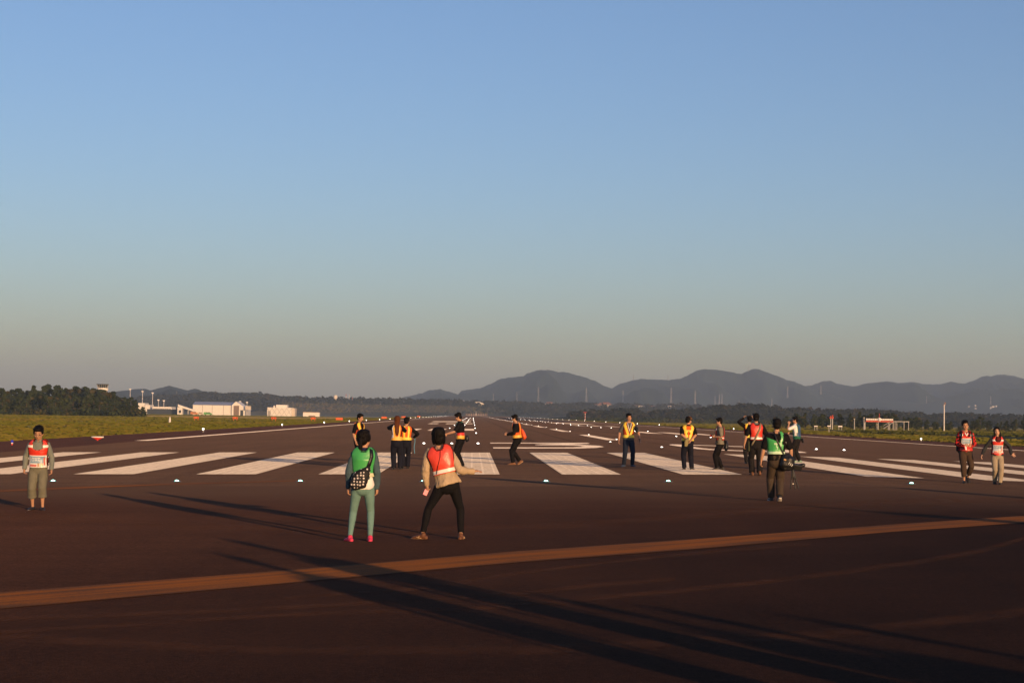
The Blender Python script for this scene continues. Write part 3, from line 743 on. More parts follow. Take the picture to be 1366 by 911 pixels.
mb = MB(); mb.box(top+Vector((.10, 0, -.01)), (.17, .10, .115), 0, M=rot(0, 20, 10)); mb.tube([top+Vector((.04, .02, .0)), top+Vector((.22, .02, .03))], [.045, .042], seg=14); mb.build('camera_body', gear, t, remesh=.008, sm=1)
mb = MB(); mb.box(hub+Vector((.02, -.03, -.30)), (.05, .01, .02)); mb.build('plate', mat('plate_cream', (.5, .45, .38), .4), t)

# 15 -- white short sleeves facing left, hand to face
p = put(1063, 617.6)
root, b = person(p, 62, hpx(555.5, 617.6, p), 'man in white short-sleeved shirt and dark blue vest lifting a hand to his face', dict(
    head=(20, -6, 0), lean=(0, .03), armL=((-.0, .13, .055), (-.8, .2, -1)), armR=((-.10, .15, -.15), (.9, -.8, -.4)), hdirL=(.25, .2, 1), curlL=.7, curlR=.6, hdirR=(-1, .5, .1), footL=(-.06, .03, 24, 0), footR=(.06, -.05, 0, 0),
    shirt=dict(mat=white, sleeve='short', hem=.06, loose=.011, collar=white), pants=dict(mat=dark, loose=.015, hem=.042), shoe=s_mint, sole=sole_w, hair='short'))
vest(root, b, bib(.14, band_f=None, arm=.74), [plastic('navy_blue', (.03, .07, .14)), plastic('mid_blue', (.06, .16, .30)), cloth('teal_trim', (.02, .16, .10))], off=.018)
mb = MB(); torso_tube(mb, b, .06, .13, .016, 4); mb.build('waist_pack', cloth('waist_teal', (.02, .12, .07)), root, remesh=.011, sm=2)
t = held(root, 'camera', 'black camera hanging at the hip of the man in white short sleeves', 'camera')
q = b.surf(.85, -1, -.06, .05); mb = MB(); mb.box(q, (.08, .12, .09)); mb.tube([q+Vector((.02, 0, -.03)), q+Vector((.08, 0, -.09))], [.04, .038], seg=12); mb.build('camera_body', gear, t, remesh=.010, sm=1)
mb = MB(); mb.tube([q+Vector((.075, 0, -.085)), q+Vector((.09, 0, -.10))], [.036, .036], seg=12); mb.build('lens', glass, t, smooth=True)

# 16 -- plaid shirt walking towards camera
p = put(1287.5, 645); H = hpx(561, 646, p)
plaid = cloth('plaid_red', (.30, .02, .02))
nt = plaid.node_tree; ck = nt.nodes.new('ShaderNodeTexChecker'); ck.inputs['Scale'].default_value = 15; ck.inputs['Color1'].default_value = (.50, .025, .02, 1); ck.inputs['Color2'].default_value = (.02, .01, .012, 1)
tcn = nt.nodes.new('ShaderNodeTexCoord'); mp = nt.nodes.new('ShaderNodeMapping'); mp.inputs['Rotation'].default_value = (.3, .5, .8)
nt.links.new(tcn.outputs['Object'], mp.inputs['Vector']); nt.links.new(mp.outputs['Vector'], ck.inputs['Vector']); nt.links.new(ck.outputs['Color'], nt.nodes['Principled BSDF'].inputs['Base Color'])
root, b = person(p, 178, H, 'person in red and black plaid shirt walking towards the camera, red bib with picture card', dict(
    female=0, hs=1.05, skin='tan', head=(-6, -4, 6), armR=((-.035, .13, -.185), (.8, -1, 0)), armL=((.035, .13, -.185), (-.8, -1, 0)), hdirR=(-.8, .5, -.1), hdirL=(.8, .5, -.1), curlL=.9, curlR=.9,
    sw=.098, footR=(.040, .09, -4, 0, -4), footL=(-.055, -.06, 10, .06, 40), kneeL=(-.12, 1, 0), pelvis=(0, 0, -.010), shirt=dict(mat=plaid, sleeve='long', hem=-.03, loose=.010, sleeve_r=1.06), pants=dict(mat=brown, loose=.014, end=.85, hem=.042), shoe=s_black, sole=sole_d, hair='short', hightop=0))
v = vest(root, b, bib(.02, neck=.46, nf=.72), [v_red, v_white, v_trim], off=.020)
vest(root, b, card_patt(.70, .26, .68), CARD, off=.027, name='card', nx=44, nt=60).parent = v
nk = MB(); nk.tube([b.surf(-.2, 1, .92, .005), b.surf(0, 1, .80, .012), b.surf(.2, 1, .92, .005)], [(.02, .01)]*3, seg=8); nk.build('undershirt', white, root, smooth=True)
t = held(root, 'backpack', 'dark backpack on the person in the plaid shirt', 'backpack')
mb = MB(); mb.tube([b.surf(0, -1, .88, .05), b.surf(0, -1, .75, .08), b.surf(0, -1, .35, .09), b.surf(.0, -1, .02, .08), b.surf(0, -1, -.04, .07)], [(.10, .04), (.15, .08), (.19, .10), (.19, .10), (.15, .07)], side=(1, 0, 0), seg=18)
mb.build('bag_body', cloth('backpack', (.02, .022, .028)), t, remesh=.014, sm=2, wrinkle=.008)
for sg in (-1, 1): ribbon(b, [(.55*sg, -1, .8), (.62*sg, -1, .93), (.62*sg, 1, .92), (.66*sg, 1, .7), (.8*sg, 1, .45), (.95*sg, 1, .3)], .05, .034, 'strap', cloth('backpack', (.02, .022, .028)), t)
mb = MB(); q = (b.wrL+b.wrR)/2+Vector((.0, .055, -.035)); mb.box(q+Vector((.015, 0, 0)), (.17, .006, .11), 0, M=rot(0, 20, 4)); mb.box(q+Vector((.06, .008, -.01)), (.04, .006, .12), 1, M=rot(0, 20, 4))
o = mb.build('leaflet', [v_red, v_white], None); world_obj(o, root); tag(o, 'folded red and white leaflet in the hands of the person in plaid', 'leaflet')

# 17 -- smiling woman walking towards camera
p = put(1330, 647); H = hpx(569.5, 647.5, p)
root, b = person(p, 174, H, 'smiling woman in dark cardigan, maroon scarf and khaki trousers walking towards the camera', dict(
    female=1, hs=1.05, skin='pale', hair='frontpony', head=(-8, 4, 6), armR=((.165, .02, -.255), (.6, -1, .2)), armL=((-.135, .05, -.235), (-.8, -1, .3)), hdirR=(.35, .1, -.9), hdirL=(-.7, .2, -.6), curlR=.5, curlL=.4, palmL=(.3, 1, 0),
    footR=(.030, -.05, 8, .014, 18), footL=(-.030, .09, -10, 0, -4), kneeR=(.05, 1, 0), pelvis=(0, 0, -.006), shirt=dict(mat=cloth('dark_cardigan', (.028, .03, .032)), sleeve='long', hem=-.04, loose=.010, sleeve_r=1.04, name='cardigan'), pants=dict(mat=khaki, loose=.014, hem=.036), shoe=s_black, sole=sole_d))
def pb(x, f, t):
    if holes(x, f, t, arm=.80, neck=.42, nf=.74, hem=.0): return None
    if t < .10 and (f < 0 or abs(x) > t*6+.15): return None
    if f > 0 and .80 < t < .87: return 1
    return 0
v = vest(root, b, pb, [v_red, v_white, v_trim], off=.020)
vest(root, b, card_patt(.78, .14, .58), CARD, off=.027, name='card', nx=44, nt=60).parent = v
mb = MB(); mb.tube([b.N+Vector((-.05, .01, .015))*H, b.N+Vector((-.02, .05, -.01))*H, b.N+Vector((.02, .05, -.01))*H, b.N+Vector((.05, .01, .015))*H, b.N+Vector((0, -.04, .02))*H], [.018*H]*5, seg=10); mb.tube([b.N+Vector((0, .05, 0))*H, b.N+Vector((0, .075, -.05))*H, b.N+Vector((0, .07, -.09))*H], [(.03*H, .015*H), (.035*H, .013*H), (.02*H, .01*H)], side=(1, 0, 0), seg=12)
mb.build('scarf', maroon, root, remesh=.010, sm=2, wrinkle=.006)

# people outside the picture, of whom it shows only the long shadows
off_frame = [((326, 726), 1.80, 17.0, 'dark'), ((318, 747), 1.76, 16.6, 'navy'), ((765, 806), 1.70, 16.0, 'black'), ((933, 825), 1.66, 15.6, 'dark'), ((1123, 837), 1.72, 16.2, 'navy'), ((1036, 673), 1.74, 16.4, 'black'), ((1072, 643), 1.72, 16.2, 'dark')]
AZ = R(25.1)
OFFL = ['person in dark clothes right of the picture casting the farther long shadow', 'person in navy trousers right of the picture casting the broadest shadow', 'person in black beside the photographer casting the shadow at the bottom middle', 'short person beside the photographer casting a thin shadow at the bottom right', 'person in navy behind the photographer casting the faintest shadow at the bottom right',
        'person in black far right whose shadow ends at the green bibbed man', 'person in dark clothes far right whose shadow reaches the threshold lights']
cols = {'dark': dark, 'navy': navy, 'black': black}
for i, (tip, h, L, c) in enumerate(off_frame):
    q = ground(*tip); q = q+Vector((math.sin(AZ), -math.cos(AZ), 0))*L; q.z = gz(q.x, q.y)
    person(q, random.uniform(-12, 40), h*.975, OFFL[i], dict(shirt=dict(mat=[grey, white, black][i % 3], sleeve='short', hem=0, loose=.012), pants=dict(mat=cols[c], loose=.022 if i < 2 or i > 4 else .010), shoe=s_black, hair='short', bulk=1.12 if i < 2 else (1.25 if i > 4 else .92),
        armL=((.05, .13, .0), (-1, 0, -.6)) if i == 5 else ((-.06, .02, -.29), (-.5, -1, 0)), footL=(-.05, 0, 10, 0), footR=(.05, .02, -10, 0)))
# ------------------------------------------------------------------ pavement
def asphalt(name, col, streak=.3, seed=0, patch=.25, coarse=1, zone=0):
    # zone: how much darker the surfacing is towards the near right
    m, nt, b = nmat(name); N = nt.nodes; L = nt.links
    tc = N.new('ShaderNodeTexCoord')
    def nz(scale, det, sx=1, sy=1, off=0):
        mp = N.new('ShaderNodeMapping'); mp.inputs['Scale'].default_value = (sx, sy, 1); mp.inputs['Location'].default_value = (off, off*1.7, 0)
        L.new(tc.outputs['Object'], mp.inputs['Vector'])
        n = N.new('ShaderNodeTexNoise'); n.inputs['Scale'].default_value = scale; n.inputs['Detail'].default_value = det; n.inputs['Roughness'].default_value = .6
        L.new(mp.outputs['Vector'], n.inputs['Vector']); return n.outputs['Fac']
    def mul(a, lo, hi, src):
        mr = N.new('ShaderNodeMapRange'); mr.inputs['From Min'].default_value = .3; mr.inputs['From Max'].default_value = .7; mr.inputs['To Min'].default_value = lo; mr.inputs['To Max'].default_value = hi
        L.new(src, mr.inputs['Value'])
        v = N.new('ShaderNodeVectorMath'); v.operation = 'SCALE'; L.new(a, v.inputs[0]); L.new(mr.outputs['Result'], v.inputs['Scale']); return v.outputs[0]
    rgb = N.new('ShaderNodeRGB'); rgb.outputs[0].default_value = (*col, 1)
    c = mul(rgb.outputs[0], 1-patch, 1+patch, nz(.07, 5, 1, .5, seed))
    c = mul(c, 1-streak, 1+streak, nz(1.1, 4, 1.0, .04, seed+3))
    c = mul(c, .86, 1.14, nz(.9, 4, .25, 1, seed+5))
    c = mul(c, .48, 1.6, nz(55, 3, 1, 1, seed))
    c = mul(c, .75, 1.25, nz(14, 3, 1, 1, seed+9))
    if zone:      # colour darkens towards the near right, blends to the runway tone beyond
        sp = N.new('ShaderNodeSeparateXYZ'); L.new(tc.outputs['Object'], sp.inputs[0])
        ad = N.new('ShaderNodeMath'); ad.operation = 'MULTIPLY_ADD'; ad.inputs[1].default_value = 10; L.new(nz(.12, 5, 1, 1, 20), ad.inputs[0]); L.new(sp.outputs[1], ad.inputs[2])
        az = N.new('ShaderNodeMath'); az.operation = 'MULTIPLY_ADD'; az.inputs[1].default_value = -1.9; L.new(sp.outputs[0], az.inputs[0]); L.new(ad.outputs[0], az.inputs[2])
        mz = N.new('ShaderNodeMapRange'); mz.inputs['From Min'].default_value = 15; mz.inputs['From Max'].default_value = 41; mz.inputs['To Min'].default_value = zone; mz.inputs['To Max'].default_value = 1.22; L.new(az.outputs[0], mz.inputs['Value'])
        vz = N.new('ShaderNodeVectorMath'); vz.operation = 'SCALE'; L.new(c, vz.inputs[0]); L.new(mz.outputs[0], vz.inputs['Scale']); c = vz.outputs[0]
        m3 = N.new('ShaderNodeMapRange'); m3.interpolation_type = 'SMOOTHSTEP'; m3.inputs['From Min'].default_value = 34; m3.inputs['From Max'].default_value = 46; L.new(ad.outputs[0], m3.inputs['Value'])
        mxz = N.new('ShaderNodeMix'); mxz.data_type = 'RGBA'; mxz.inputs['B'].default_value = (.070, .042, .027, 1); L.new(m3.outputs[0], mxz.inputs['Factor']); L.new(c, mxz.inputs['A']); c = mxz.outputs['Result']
    L.new(c, b.inputs['Base Color'])
    b.inputs['Roughness'].default_value = .95; b.inputs['Specular IOR Level'].default_value = .04
    b.inputs['Diffuse Roughness'].default_value = 1.0
    bp = N.new('ShaderNodeBump'); bp.inputs['Strength'].default_value = .5*coarse; bp.inputs['Distance'].default_value = .012
    L.new(nz(70, 3), bp.inputs['Height']); L.new(bp.outputs['Normal'], b.inputs['Normal'])
    return m
asph_run = asphalt('asphalt_runway', (.074, .045, .029), .10, 0, .12)
asph_sho = asphalt('asphalt_shoulder', (.046, .0215, .0150), .12, 4, .15)
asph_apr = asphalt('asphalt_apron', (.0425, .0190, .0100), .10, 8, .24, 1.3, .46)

def sheet(name, xs, ys, m, dz=.02, kind='structure', zf=gz):
    mb = MB(); nx, ny = len(xs), len(ys)
    mb.add([(x, y, zf(x, y)+dz) for y in ys for x in xs], [(j*nx+i, j*nx+i+1, (j+1)*nx+i+1, (j+1)*nx+i) for j in range(ny-1) for i in range(nx-1)])
    o = mb.build(name, m); tag(o, kind=kind); return o
def lin(a, b, n): return [a+(b-a)*i/n for i in range(n+1)]
YB, YE = 41.5, 2380
ys_run = lin(YB, 100, 12)[:-1]+lin(100, 400, 30)[:-1]+lin(400, YE, 40)
sheet('runway', lin(XC-31, XC, 12)[:-1]+lin(XC, XC+33, 12), ys_run, asph_run)
sheet('shoulder', lin(XC-40, XC-31, 4), ys_run, asph_sho)
sheet('shoulder', lin(XC+33, XC+45, 5), ys_run, asph_sho)
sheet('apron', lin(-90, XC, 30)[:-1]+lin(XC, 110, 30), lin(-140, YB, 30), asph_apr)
# shadow painted as dark asphalt, far down the right half of the runway
sheet('shadow_patch', lin(XC-2, XC+30, 6), lin(600, 1050, 12), asphalt('asphalt_shaded', (.018, .017, .022), .1, 2), dz=.026)

def paint(name, col, slots=True, wear=.5):
    m, nt, b = nmat(name); N = nt.nodes; L = nt.links
    tc = N.new('ShaderNodeTexCoord')
    n = N.new('ShaderNodeTexNoise'); n.inputs['Scale'].default_value = 9; n.inputs['Detail'].default_value = 8; n.inputs['Roughness'].default_value = .7
    mp = N.new('ShaderNodeMapping'); mp.inputs['Scale'].default_value = (1, .25, 1)
    L.new(tc.outputs['Object'], mp.inputs['Vector']); L.new(mp.outputs['Vector'], n.inputs['Vector'])
    cr = N.new('ShaderNodeValToRGB'); cr.color_ramp.elements[0].position = .28; cr.color_ramp.elements[0].color = (*[c*wear for c in col], 1); cr.color_ramp.elements[1].position = .5; cr.color_ramp.elements[1].color = (*col, 1)
    L.new(n.outputs['Fac'], cr.inputs['Fac']); out = cr.outputs['Color']
    if slots:
        br = N.new('ShaderNodeTexBrick'); br.offset = 0; br.inputs['Scale'].default_value = 1; br.inputs['Brick Width'].default_value = .34; br.inputs['Row Height'].default_value = 4.2; br.inputs['Mortar Size'].default_value = .035; br.inputs['Mortar Smooth'].default_value = .4
        br.inputs['Color1'].default_value = (.84, .83, .82, 1); br.inputs['Color2'].default_value = (.78, .77, .76, 1); br.inputs['Mortar'].default_value = (1, 1, 1, 1)
        L.new(tc.outputs['Object'], br.inputs['Vector'])
        mx = N.new('ShaderNodeMix'); mx.data_type = 'RGBA'; mx.blend_type = 'MULTIPLY'; mx.inputs['Factor'].default_value = 1
        L.new(out, mx.inputs['A']); L.new(br.outputs['Color'], mx.inputs['B']); out = mx.outputs['Result']
    L.new(out, b.inputs['Base Color']); b.inputs['Roughness'].default_value = .9; b.inputs['Specular IOR Level'].default_value = .08; b.inputs['Diffuse Roughness'].default_value = 1.0
    return m
p_white = paint('paint_white', (.55, .50, .43)); p_line = paint('paint_line', (.60, .54, .47), False, .6)
def patches(name, rects, m, dz=.028):
    mb = MB()
    for x0, x1, y0, y1 in rects:
        cx = [x0]+([XC] if x0 < XC < x1 else [])+[x1]
        ny = max(1, int((y1-y0)/25))
        for i in range(len(cx)-1):
            for j in range(ny):
                a, c = y0+(y1-y0)*j/ny, y0+(y1-y0)*(j+1)/ny
                mb.quad(*[Vector((x, y, gz(x, y)+dz)) for x, y in ((cx[i], a), (cx[i+1], a), (cx[i+1], c), (cx[i], c))])
    return tag(mb.build(name, m), kind='structure')
W_, PT, GP, Y0 = 1.81*K, 3.715*K, 3.818*K, 52.35*K
rects = []
for i in range(8):
    a = XC-GP/2-i*PT; rects.append((a-W_, a, Y0, Y0+30*K)); a = XC+GP/2+i*PT; rects.append((a, a+W_, Y0, Y0+30*K))
patches('threshold_marking', rects, p_white)
patches('edge_line', [(-22.0, -21.1, 112, 2350), (42.0, 42.9, 112, 2350)], p_line)
patches('centreline_marking', [(XC-.45, XC+.45, 117+57.6*i, 147.5+57.6*i) for i in range(38)], p_line)
td = []
for y, bars, hl in ((197, [(-7.8, -6.1), (-4.9, -3.1), (-1.5, .2)], 11), (326, [(-8.3, -6.5), (-5, -3.2), (-1.7, 0)], 11), (423, [(-9.8, -.4)], 22), (560, [(-5, -3.2), (-1.7, 0)], 11), (700, [(-5, -3.2), (-1.7, 0)], 11), (840, [(-1.7, 0)], 11)):
    for a, c in bars:
        td.append((a, c, y-hl, y+hl)); td.append((2*XC-c, 2*XC-a, y-hl, y+hl))
patches('touchdown_marking', td, p_line)
def stamp(name, x0, x1, y0, y1, pred, m, nx=50, ny=56, dz=.028):
    mb = MB()
    for i in range(nx):
        for j in range(ny):
            xa, xb, ya, yb = x0+(x1-x0)*i/nx, x0+(x1-x0)*(i+1)/nx, y0+(y1-y0)*j/ny, y0+(y1-y0)*(j+1)/ny
            if pred((i+.5)/nx, (j+.5)/ny): mb.quad(*[Vector((x, y, gz(x, y)+dz)) for x, y in ((xa, ya), (xb, ya), (xb, yb), (xa, yb))])
    return tag(mb.build(name, m), kind='structure')
def seg_d(px, py, ax, ay, bx, by, kx, ky):
    dx, dy = (bx-ax)/kx, (by-ay)/ky; qx, qy = (px-ax)/kx, (py-ay)/ky
    t = max(0, min(1, (qx*dx+qy*dy)/max(1e-9, dx*dx+dy*dy))); return math.hypot(qx-t*dx, qy-t*dy)
def three(u, w):
    if w > .86: return True
    pl = [(.90, .86), (.50, .60), (.66, .60), (.82, .54), (.91, .42), (.92, .28), (.84, .16), (.70, .085), (.0, .08)]
    return any(seg_d(u, w, *pl[i], *pl[i+1], .085, .085) < 1 for i in range(len(pl)-1))
def zero(u, w):
    x, y = abs(u-.5)*2, abs(w-.5)*2
    return x**5+y**5 < 1 and not ((x/.72)**4+(y/.74)**4 < 1)
stamp('runway_number', 1.1, 7.1, 87.6, 105.4, three, p_line)
stamp('runway_number', 11.75, 17.75, 87.6, 105.4, zero, p_line)

def strip(name, L_, R_, m, n=40, dz=.026):
    """flat painted band between two polylines of ground points, uv across / along"""
    def samp(P, t):
        k = t*(len(P)-1); i = min(int(k), len(P)-2); return P[i].lerp(P[i+1], k-i)
    me = MB(); uv = []
    acc = 0; prev = None
    for i in range(n+1):
        a, c = samp(L_, i/n), samp(R_, i/n); acc += (a-prev).length if prev is not None else 0; prev = a
        for p in (a, c): me.v.append(Vector((p.x, p.y, gz(p.x, p.y)+dz)))
        uv += [(0, acc), (1, acc)]
    me.f = [(2*i, 2*i+1, 2*i+3, 2*i+2) for i in range(n)]; me.m = [0]*n
    o = me.build(name, m); lay = o.data.uv_layers.new()
    for l in o.data.loops: lay.data[l.index].uv = uv[l.vertex_index]
    return tag(o, kind='structure')
def orange_paint(name, col, grooves):
    m, nt, b = nmat(name); N = nt.nodes; L = nt.links
    tc = N.new('ShaderNodeTexCoord'); mp = N.new('ShaderNodeMapping'); mp.inputs['Scale'].default_value = (grooves, .12, 1)
    n = N.new('ShaderNodeTexNoise'); n.inputs['Scale'].default_value = 1.6; n.inputs['Detail'].default_value = 6; n.inputs['Roughness'].default_value = .65
    L.new(tc.outputs['UV'], mp.inputs['Vector']); L.new(mp.outputs['Vector'], n.inputs['Vector'])
    n2 = N.new('ShaderNodeTexNoise'); n2.inputs['Scale'].default_value = 45; n2.inputs['Detail'].default_value = 4; L.new(tc.outputs['Object'], n2.inputs['Vector'])
    ad = N.new('ShaderNodeMath'); ad.operation = 'MULTIPLY_ADD'; ad.inputs[1].default_value = .45; L.new(n2.outputs['Fac'], ad.inputs[0]); L.new(n.outputs['Fac'], ad.inputs[2])
    cr = N.new('ShaderNodeValToRGB'); sp = N.new('ShaderNodeSeparateXYZ'); L.new(tc.outputs['UV'], sp.inputs[0])
    pg = N.new('ShaderNodeMath'); pg.operation = 'PINGPONG'; pg.inputs[1].default_value = .5; L.new(sp.outputs[0], pg.inputs[0])
    er = N.new('ShaderNodeMapRange'); er.inputs['From Max'].default_value = .12; er.inputs['To Min'].default_value = -.16; er.inputs['To Max'].default_value = 0; L.new(pg.outputs[0], er.inputs['Value'])
    n3 = N.new('ShaderNodeTexNoise'); n3.inputs['Scale'].default_value = .55; n3.inputs['Detail'].default_value = 7; L.new(tc.outputs['Object'], n3.inputs['Vector'])
    a2 = N.new('ShaderNodeMath'); a2.operation = 'ADD'; L.new(ad.outputs[0], a2.inputs[0]); L.new(er.outputs[0], a2.inputs[1])
    a3 = N.new('ShaderNodeMath'); a3.operation = 'MULTIPLY_ADD'; a3.inputs[1].default_value = .35; L.new(n3.outputs['Fac'], a3.inputs[0]); L.new(a2.outputs[0], a3.inputs[2]); ad = a3
    cr.color_ramp.elements[0].position = .74; cr.color_ramp.elements[0].color = (.040, .020, .009, 1); cr.color_ramp.elements[1].position = .98; cr.color_ramp.elements[1].color = (*col, 1)
    L.new(ad.outputs[0], cr.inputs['Fac']); L.new(cr.outputs['Color'], b.inputs['Base Color']); b.inputs['Roughness'].default_value = .9; b.inputs['Specular IOR Level'].default_value = .08; b.inputs['Diffuse Roughness'].default_value = 1
    return m
op = orange_paint('paint_orange', (.114, .040, .0033), 5)
G = ground
e0, e1 = G(0, 793)-G(341, 767), G(0, 815)-G(341, 784)
strip('guide_line', [G(0, 793)+e0*6]+[G(*q) for q in ((0, 793), (341, 766.5), (683, 738), (933, 720.5), (1183, 702), (1366, 689.5))]+[G(1366, 689.5)+(G(1366, 689.5)-G(1183, 702))*5],
      [G(0, 815)+e1*6]+[G(*q) for q in ((0, 815), (341, 784.5), (683, 753), (933, 734), (1183, 712), (1366, 699))]+[G(1366, 699)+(G(1366, 699)-G(1183, 712))*5], op, 80)
strip('guide_line', [G(-60, 657.4), G(0, 654.6), G(214, 646.4), G(400, 641.6)], [G(-60, 660.2), G(0, 657.2), G(214, 648.3), G(400, 642.6)], op, 40)
def faint(name, lift):
    m, nt, b = nmat(name); N = nt.nodes; L = nt.links
    b.inputs['Base Color'].default_value = (*lift, 1); b.inputs['Roughness'].default_value = .95; b.inputs['Specular IOR Level'].default_value = .05; b.inputs['Diffuse Roughness'].default_value = 1
    tc = N.new('ShaderNodeTexCoord'); n = N.new('ShaderNodeTexNoise'); n.inputs['Scale'].default_value = 2.2; n.inputs['Detail'].default_value = 9; n.inputs['Roughness'].default_value = .75
    L.new(tc.outputs['Object'], n.inputs['Vector'])
    sp = N.new('ShaderNodeSeparateXYZ'); L.new(tc.outputs['UV'], sp.inputs[0])
    pp = N.new('ShaderNodeMath'); pp.operation = 'PINGPONG'; pp.inputs[1].default_value = .5; L.new(sp.outputs[0], pp.inputs[0])
    mr = N.new('ShaderNodeMapRange'); mr.inputs['From Max'].default_value = .35; mr.inputs['To Max'].default_value = .40; L.new(pp.outputs[0], mr.inputs['Value'])
    cr = N.new('ShaderNodeMapRange'); cr.inputs['From Min'].default_value = .35; cr.inputs['From Max'].default_value = .7; L.new(n.outputs['Fac'], cr.inputs['Value'])
    mu = N.new('ShaderNodeMath'); mu.operation = 'MULTIPLY'; L.new(mr.outputs[0], mu.inputs[0]); L.new(cr.outputs[0], mu.inputs[1]); L.new(mu.outputs[0], b.inputs['Alpha'])
    return m
fm = faint('scuffed_asphalt', (.075, .036, .022)); fd_ = faint('rubber_mark', (.014, .012, .012))
def trail(pts, w, m=fm):
    strip('tyre_track', [G(u, v-w/2) for u, v in pts], [G(u, v+w/2) for u, v in pts], m, 60, .024 if m is fm else .0225)
trail([(640, 810), (760, 803), (880, 793), (1000, 781), (1130, 765), (1230, 751), (1310, 737), (1366, 720), (1420, 690)], 9)
trail([(-30, 829), (120, 824), (300, 818), (480, 808), (683, 795), (800, 783), (900, 775)], 8)
trail([(-30, 848), (150, 838), (330, 826), (500, 818), (620, 816), (760, 806)], 8)
trail([(380, 800), (560, 788), (683, 768), (830, 750), (960, 737), (1080, 728)], 6)
trail([(-20, 640+48), (200, 700), (480, 712), (800, 700), (1100, 676), (1366, 668)], 12)
trail([(-20, 792+60), (300, 870), (700, 872), (1100, 850), (1400, 815)], 16)
for k, (x, w) in enumerate(((3.5, .8), (6.2, .5), (14, .9), (16.4, .6), (11.2, .5))):
    strip('rubber_marks', [Vector((x, 86, 0)), Vector((x+.5, 700, 0))], [Vector((x+w, 86, 0)), Vector((x+w+.5, 700, 0))], fd_, 30, .024)

# ------------------------------------------------------------------ ground sheet out to the horizon
def gmat():
    m, nt, b = nmat('field_grass'); N = nt.nodes; L = nt.links
    tc = N.new('ShaderNodeTexCoord')
    def nz(s, d, sx=1, sy=1):
        mp = N.new('ShaderNodeMapping'); mp.inputs['Scale'].default_value = (sx, sy, 1); L.new(tc.outputs['Object'], mp.inputs['Vector'])
        n = N.new('ShaderNodeTexNoise'); n.inputs['Scale'].default_value = s; n.inputs['Detail'].default_value = d; L.new(mp.outputs['Vector'], n.inputs['Vector']); return n.outputs['Fac']
    cr = N.new('ShaderNodeValToRGB'); e = cr.color_ramp.elements
    e[0].position = .3; e[0].color = (.045, .055, .012, 1); e[1].position = .72; e[1].color = (.12, .095, .03, 1); x = e.new(.5); x.color = (.075, .078, .017, 1)
    L.new(nz(.018, 6, 1, .5), cr.inputs['Fac'])
    mx = N.new('ShaderNodeMix'); mx.data_type = 'RGBA'; mx.blend_type = 'MULTIPLY'; mx.inputs['Factor'].default_value = .6
    L.new(cr.outputs['Color'], mx.inputs['A']); L.new(nz(3, 5), mx.inputs['B']); L.new(mx.outputs['Result'], b.inputs['Base Color'])
    b.inputs['Roughness'].default_value = .9; b.inputs['Diffuse Roughness'].default_value = 1
    return m
gm = gmat()
def gz2(x, y):
    d = abs(x-XC); z = gz(x, y)
    if y < YE+20 and -140 < y and d < 46: z -= .12
    elif y < YB+8 and -100 < x < 120: z -= .12
    return z
sheet('ground', [-5400, -3500, -2000, -1200, -700, -400, -250, -170, -120, -90, -70, -55, -45, -36.5, XC-40.2, XC-39.6, -10, XC, 40, XC+44.6, XC+45.2, 62, 75, 90, 110, 140, 190, 260, 400, 700, 1200, 2000, 3500, 5400],
      [-190, -100, -20, 30, YB, 60, 90]+lin(100, 700, 30)+lin(740, YE, 30)+[2405, 2450, 2600, 2900, 3500, 4500, 6000, 8000, 11400], gm, dz=0, zf=gz2)

# short rough grass on the fields: low blades catch the low sun
gb = MB(); rnd = random.Random(3)
def blade(x, y, w, h, mi):
    z = gz(x, y)-.03; a = rnd.uniform(0, math.pi); ex, ey = math.cos(a)*w/2, math.sin(a)*w/2; lx, ly = rnd.uniform(-.4, .4)*h, rnd.uniform(-.4, .4)*h
    gb.add([(x-ex, y-ey, z), (x+ex, y+ey, z), (x+ex*.5+lx, y+ey*.5+ly, z+h*rnd.uniform(.7, 1.1)), (x-ex*.3+lx, y-ey*.3+ly, z+h)], [(0, 1, 2, 3)], mi)
def patchy(x, y): return noise.noise(Vector((x*.05, y*.004, 0)))+.35*noise.noise(Vector((x*.014, y*.02, 4)))
for side, n in ((-1, 34000), (1, 30000)):
    for _ in range(n):
        y = 90*(14)**(rnd.random()**.9) if side < 0 else 140*(9.5)**(rnd.random()**.9)
        if side < 0: x = XC-40+.25-rnd.random()**1.4*min(190, .22*y+25)
        else: x = XC+45-.25+rnd.random()**1.4*min(230, .24*y+20)
        if rnd.random() < .12: x = XC-40+rnd.uniform(-.3, .5) if side < 0 else XC+45+rnd.uniform(-.5, .3)
        h = rnd.uniform(.10, .17)*(1+y/900); w = rnd.uniform(.35, .9)*(1+y/250)
        q = patchy(x, y)
        blade(x, y, w, h, 1 if q+rnd.uniform(-.3, .3) > .16 else (0 if q > -.4 or rnd.random() < .7 else 2))
for _ in range(3500):
    u = rnd.uniform(1130, 1450); Y = 330+rnd.uniform(-40, 40)+(1366-u)*.2
    p = at(u, 560, Y); blade(p.x, p.y, rnd.uniform(.8, 2.2), rnd.uniform(.25, .7), 2)
def gmm(n, c): 
    m = mat(n, c, .85, .2, .1, coord='Object', spec=.08); return m
go = gb.build('grass', [gmm('grass_green', (.100, .100, .013)), gmm('grass_straw', (.130, .108, .020)), gmm('grass_dark', (.055, .060, .012))])
tag(go, kind='stuff')

